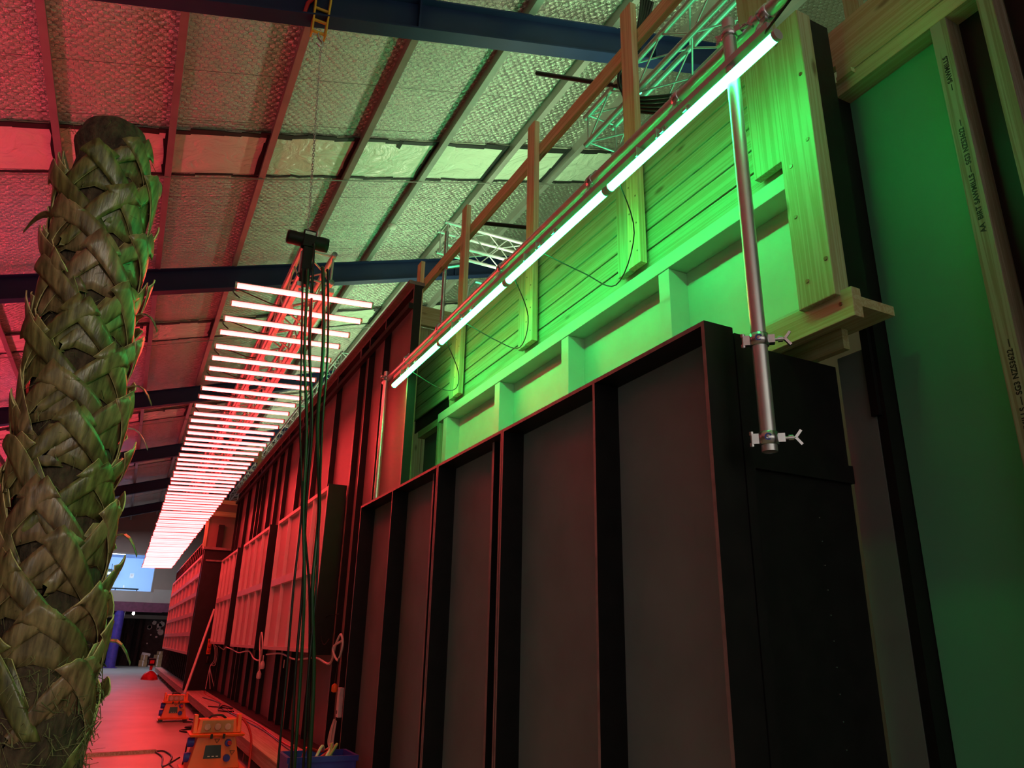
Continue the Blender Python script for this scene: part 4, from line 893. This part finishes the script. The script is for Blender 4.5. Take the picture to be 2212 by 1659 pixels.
# blue crate with bits and pieces
t = thing('crate', 'blue plastic crate of cables on the walkway under the hanging cables', 'crate', (1.62, 6.6, ZP))
cx0, cx1, cy0, cy1, cz0, cz1 = 1.33, 1.86, 6.42, 6.80, ZP + .002, -.84
MB().box(cx0 + .03, cx1 - .03, cy0 + .02, cy1 - .02, cz0, cz0 + .012).build('base', 'crate', t)
for (a, n_) in (((cx0, cx0 + .012, cy0, cy1), 'side'), ((cx1 - .012, cx1, cy0, cy1), 'side'), ((cx0 + .013, cx1 - .013, cy0, cy0 + .012), 'front'), ((cx0 + .013, cx1 - .013, cy1 - .012, cy1), 'back')):
    MB().box(*a, cz0, cz1).build(n_, 'crate', t)
b = MB(); b.box(cx0 - .015, cx1 + .015, cy0 - .015, cy0 - .001, cz1 - .04, cz1); b.box(cx0 - .015, cx0 - .001, cy0, cy1, cz1 - .04, cz1); b.box(cx1 + .001, cx1 + .015, cy0, cy1, cz1 - .04, cz1)
b.build('rim', 'crate', t)
for k in range(3): cable('crate_cable', [(1.45 + .1 * k, 6.5, -.87), (1.5 + .12 * k, 6.6, -.80 + .01 * k), (1.62 + .05 * k, 6.7, -.84), (1.7, 6.62, -.82 + .02 * k), (1.6 + .04 * k, 6.52, -.86)], .012, ['redplastic', 'whitecable', 'cardboard'][k], ['red', 'white', 'brown'][k] + ' cable coil lying in the blue crate')
t = thing('timber_offcut', 'small pale timber offcut leaning in front of the blue crate', 'offcut', (1.68, 6.36, ZP)); MB().box(1.665, 1.705, 6.34, 6.37, ZP + .002, -.96).build('offcut', 'pine_z', t)
# cables and plugs along the red wall
cable('wall_cable', [(2.0, 18.3, -.12), (2.02, 17.5, -.18), (1.96, 16.6, -.13), (1.98, 15.6, -.17), (1.95, 14.6, -.20), (1.97, 13.6, -.16), (1.96, 12.9, -.26), (1.96, 12.3, -.26), (1.93, 12.05, -.08), (1.92, 12.2, .12), (1.93, 12.35, .02), (1.92, 12.1, -.22), (1.93, 12.05, -.40)], .011, 'whitecable', 'white cable looping under the window units to a hanging plug')
cable('wall_cable', [(1.96, 11.8, -.18), (1.98, 10.8, -.15), (1.97, 9.8, -.2), (1.99, 8.8, -.16), (1.96, 8.0, -.2), (1.94, 7.75, -.02), (1.95, 7.62, .08), (1.96, 7.55, -.02), (1.95, 7.65, -.16), (1.93, 7.8, -.05), (1.96, 7.6, .02)], .011, 'whitecable', 'white cable ending in a loop beside the low row of flats')
cable('wall_cable', [(2.12, 8.45, .30), (2.05, 8.75, .27), (2.02, 8.8, .12), (2.02, 8.6, -.02), (2.03, 8.4, .04)], .005, 'rubber', 'thin black wire loop beside the nearest window unit')
for (p, lab) in (((1.93, 12.05, -.47), 'round pale plug hanging below the nearest window unit'), ((1.93, 11.85, -.33), 'small white plug hanging beside the round plug')):
    t = thing('hanging_plug', lab, 'plug', p); MB().lathe(p, [(.02, -.05), (.035, -.035), (.035, .02), (.015, .06)], 14).build('plug_body', 'whitecable', t); MB().tube([(p[0], p[1], p[2] + .06), (p[0], p[1], p[2] + .14)], .008, 8).build('lead', 'whitecable', t)
t = thing('power_supply', 'long white power supply box fixed beside the low row of flats', 'power supply', (2.02, 7.62, -.66))
MB().box(1.96, 2.0, 7.50, 7.58, -.66, -.40).build('case', 'paper', t, .004); MB().box(1.957, 1.9595, 7.53, 7.55, -.63, -.60).build('mounting_slot', 'ink', t)
t = thing('orange_plug', 'orange plug hanging above the white power supply box', 'plug', (1.97, 7.68, -.42)); MB().lathe((1.95, 7.67, -.42), [(.015, -.03), (.03, -.02), (.03, .03), (.01, .05)], 12).build('plug_body', 'orange', t); MB().tube(smooth_path([(1.95, 7.67, -.37), (1.94, 7.62, -.28), (1.95, 7.6, -.14)], 4), .007, 8).build('lead', 'rubber', t)
t = thing('cable_hank', 'bundled white cable hank with plug hanging low beside the flats', 'cable', (1.97, 7.6, -.85))
for k in range(4): MB().tube(smooth_path([(1.95, 7.55 + .01 * k, -.68), (1.94, 7.58 + .02 * k, -.78), (1.94, 7.60 + .03 * k, -.88), (1.95, 7.56 + .03 * k, -.92), (1.955, 7.54 + .02 * k, -.80), (1.96, 7.53 + .01 * k, -.69)], 5), .006, 6).build('strand', 'whitecable', t)
MB().lathe((1.94, 7.52, -.93), [(.025, -.04), (.03, 0), (.012, .06)], 10).build('plug_body', 'whitecable', t)
# prop and outlet strip near the corner block
t = thing('brace', 'pale diagonal timber brace from the walkway up to the corner block', 'brace', (1.53, 19, ZF)); MB().bar((1.50, 18.85, -1.12), (1.965, 19.95, .70), .045, .045).build('prop', 'whitecable', t); MB().box(1.46, 1.56, 18.8, 18.95, ZP + .001, ZP + .02).build('foot_plate', 'steel', t)
t = thing('outlet_strip', 'orange outlet strip with plugs hanging on the dark corner block', 'outlet strip', (1.98, 19.9, -.5))
MB().box(1.93, 2.02, 19.93, 19.99, -.32, .03).build('body', 'orange', t, .006)
for k in range(3): MB().lathe((1.975, 19.925, -.25 + .11 * k), [(.02, -.04), (.035, -.02), (.035, 0)], 12, 'y').build('socket', 'redplastic', t)
MB().lathe((1.97, 19.9, -.45), [(.02, -.06), (.045, -.05), (.045, .06), (.03, .09)], 12).build('plug', 'rubber', t)
for k in range(3): MB().tube(smooth_path([(1.99 + .04 * k, 19.92, -.05 * k), (2.1 + .03 * k, 19.9, -.2), (2.12 + .02 * k, 19.9, -.45 - .05 * k), (2.05, 19.88, -.6), (2.02 + .1 * k, 19.85, -1.08)], 5), .009, 6).build('lead', 'whitecable', t)
# small marker tags on the studs
for k, (yy, zz) in enumerate(((11.37, -.35), (9.43, -.35))):
    t = thing('paper_tag', ['small pale tag on a stud below the nearest window unit, left one', 'small pale tag on a stud below the nearest window unit, right one'][k], 'tag', (2.149, yy, zz)); MB().box(2.143, 2.1499, yy, yy + .045, zz, zz + .11).build('tag', 'paper', t)

# ---------------------------------------------------------------- far end
t = thing('column', 'dark blue round steel column under the mezzanine', 'column', (-.15, 43.9, ZF)); MB().tube([(-.13, 43.9, ZF), (-.13, 43.9, 1.30)], .24, 20).build('shaft', 'column', t); MB().box(-.45, .19, 43.6, 44.2, ZF, ZF + .03).build('base_plate', 'column', t)
t = thing('mezzanine_beam', 'maroon steel beam carrying the mezzanine floor', 'beam', (0, 44, 1.3)); MB().box(-10, 2.4, 43.8, 43.83, 1.30, 1.745).build('web', 'maroon', t); MB().box(-10, 1.8, 43.7, 43.95, 1.27, 1.299).build('flange', 'maroon', t)
b = MB(); n = 70
for i in range(n):
    xa, xb = -8 + 9.2 * i / n, -8 + 9.2 * (i + 1) / n
    ya, yb = 47.6 + .10 * math.sin(i * 1.1) + .05 * math.sin(i * 2.7), 47.6 + .10 * math.sin((i + 1) * 1.1) + .05 * math.sin((i + 1) * 2.7)
    b.hexa([(xa, ya, ZF + .02), (xb, yb, ZF + .02), (xb, yb + .03, ZF + .02), (xa, ya + .03, ZF + .02), (xa, ya, 1.0), (xb, yb, 1.0), (xb, yb + .03, 1.0), (xa, ya + .03, 1.0)])
bmesh.ops.remove_doubles(b.bm, verts=b.bm.verts, dist=1e-4)
tag(b.build('curtain', 'curtain'), 'black plastic drape hanging under the mezzanine', 'curtain')
t = thing('fascia', 'pale bulkhead strip above the black drape', 'bulkhead', (0, 47.5, 1.0)); MB().box(-8, 2.6, 47.3, 47.35, 1.02, 1.22).build('strip', 'plaster', t)
rnd = random.Random(21)
for i in range(11):
    x, zz = rnd.choice([1.55, 1.7, 1.95, 2.05]) + rnd.uniform(-.1, .1), [.85, .7, .6, .62, .78, .5, .35, .2, .1, -.25, .55][i]; s = rnd.uniform(.08, .17) if i < 7 else rnd.uniform(.04, .07)
    b = MB(); pts = [(x + s * math.cos(a) * rnd.uniform(.8, 1.15), zz + s * math.sin(a) * rnd.uniform(.8, 1.15)) for a in [k * .628 for k in range(10)]]
    b.prism(pts, 'y', 48.17, 48.199); tag(b.build('paint_patch', 'paper'), 'pale blotch on the dark wall beside the drape', 'patch', 'pale blotches on the dark far wall')
for (x0, x1, z0, z1, m_, lab) in ((1.20, 1.60, ZF, ZF + .32, 'cardboard', 'cardboard carton on the floor, lower of two by the drape'), (1.25, 1.58, ZF + .321, ZF + .58, 'cardboard', 'cardboard carton stacked on another by the drape'), (1.66, 1.82, ZF, ZF + .34, 'paper', 'white narrow carton on the floor by the far wall'),
                              (1.88, 2.3, ZF, ZF + .60, 'cardboard', 'large open cardboard carton by the far wall'), (2.0, 2.28, ZF + .601, ZF + .78, 'cardboard', 'small cardboard carton on top of the large one')):
    t = thing('carton', lab, 'box', ((x0 + x1) / 2, 46.5, z0)); MB().box(x0, x1, 46.3, 46.6, z0 + .001, z1).build('carton_body', m_, t, .006)
    MB().box((x0 + x1) / 2 - .025, (x0 + x1) / 2 + .025, 46.295, 46.299, z0 + .02, z1 - .01).build('packing_tape', 'paper', t)
t = thing('paper_roll', 'white roll lying on the stacked cartons', 'roll', (1.45, 46.4, -.8)); MB().tube([(1.28, 46.4, -.76), (1.68, 46.45, -.83)], .08, 14, hollow=True).build('roll', 'paper', t)
t = thing('site_lamp', 'red lit dome based site lamp on the floor near the walkway end', 'lamp', (1.27, 32, ZF))
MB().lathe((1.27, 32, ZF), [(.29, 0), (.28, .05), (.24, .15), (.16, .24), (.06, .30)], 24).build('dome_base', 'redplastic', t); MB().tube([(1.27, 32, ZF + .32), (1.27, 32, ZF + .5)], .05, 12).build('stem', 'redplastic', t)
MB().box(1.15, 1.39, 31.9, 32.05, ZF + .48, ZF + .73).build('lamp_head', 'black', t, .02); MB().box(1.2, 1.34, 31.89, 31.898, ZF + .55, ZF + .66).build('lens', 'redplastic', t)
t = thing('work_table', 'long dark table inside the mezzanine window', 'table', (-.3, 46.5, 1.95)); MB().box(-1.6, .55, 46.2, 46.9, 2.50, 2.54).build('table_top', 'ink', t)
for x in (-1.5, -.6, .45): MB().box(x, x + .04, 46.25, 46.85, 1.951, 2.499).build('leg', 'ink', t)
for k, x in enumerate((-1.2, -.9, -.75, -.2)):
    t = thing('desk_item', 'small item standing on the mezzanine table, ' + ['leftmost', 'second', 'third', 'rightmost'][k], 'desk item', (x, 46.5, 2.541)); MB().lathe((x, 46.5, 2.541), [(.04, 0), (.05, .03), (.03, .12 + .03 * (k % 2))], 10).build('item', 'paper', t)
t = thing('monitor_cabinet', 'dark cabinet with a pale screen hanging in the mezzanine room', 'cabinet', (-1.3, 49, 3.4)); MB().box(-2.1, -.95, 49.6, 50.0, 3.35, 3.75).build('case', 'ink', t); MB().box(-1.25, -1.0, 49.585, 49.599, 3.42, 3.58).build('screen', 'paper', t); MB().tube([(-1.0, 49.8, 3.75), (-1.0, 49.8, 4.05)], .015, 8).build('bracket', 'ink', t)
t = thing('wall_poster', 'small red notice on the pale mezzanine wall', 'notice', (.1, 50.45, 3.3)); MB().box(.0, .22, 50.47, 50.495, 3.35, 3.62).build('sheet', 'paper', t)
b = MB(); b.bar((.05, 50.465, 3.4), (.17, 50.465, 3.58), .03, .005); b.bar((.05, 50.465, 3.58), (.17, 50.465, 3.4), .03, .005); b.bar((.03, 50.465, 3.5), (.19, 50.465, 3.5), .03, .005); b.build('mark', 'redplastic', t)
t = thing('fluorescent_lamp', 'twin white fluorescent lamp inside the mezzanine room', 'lamp', (-.9, 46.8, 4.3))
MB().box(-1.55, -.35, 46.5, 46.95, 4.40, 4.46).build('lamp_housing', 'white', t)
for yy in (46.58, 46.86): MB().tube([(-1.5, yy, 4.36), (-.40, yy, 4.36)], .035, 10).build('lamp_tube', 'fluoro', t)
t = thing('downlight', 'small white lamp under the maroon mezzanine beam', 'lamp', (.55, 45, 1.3)); MB().lathe((.50, 44.6, 1.22), [(.03, -.09), (.07, -.04), (.05, .08)], 14).build('lamp', 'spot', t); MB().tube([(.5, 44.6, 1.30), (.5, 44.6, 1.74)], .012, 6).build('stem', 'steel', t)
t = thing('hanging_sheet', 'orange sheet hanging behind the palm at the left edge', 'sheet', (-1.5, 8.2, 1.4)); MB().hexa([(-2.6, 8.2, 1.50), (-1.24, 8.2, 1.40), (-1.24, 8.22, 1.40), (-2.6, 8.22, 1.50), (-2.6, 8.2, 1.92), (-1.42, 8.2, 1.80), (-1.42, 8.22, 1.80), (-2.6, 8.22, 1.92)]).build('sheet', 'slotgreen', t); MB().tube([(-2.6, 8.18, 1.93), (-1.35, 8.18, 1.42)], .015, 8).build('edge_pole', 'steel', t)
t = thing('chair', 'grey folding chair partly hidden behind the lower palm trunk', 'chair', (-1.5, 41, ZF))
MB().box(-1.6, -1.05, 41.0, 41.5, -.98, -.93).build('seat', 'plaster', t)
for x in (-1.55, -1.12): MB().tube([(x, 41.05, ZF), (x + .05, 41.2, -.98)], .02, 8).build('leg', 'alu', t); MB().tube([(x, 41.48, ZF), (x, 41.4, -.98)], .02, 8).build('leg', 'alu', t)
MB().box(-1.6, -1.05, 41.48, 41.52, -.93, -.45).build('backrest', 'plaster', t)
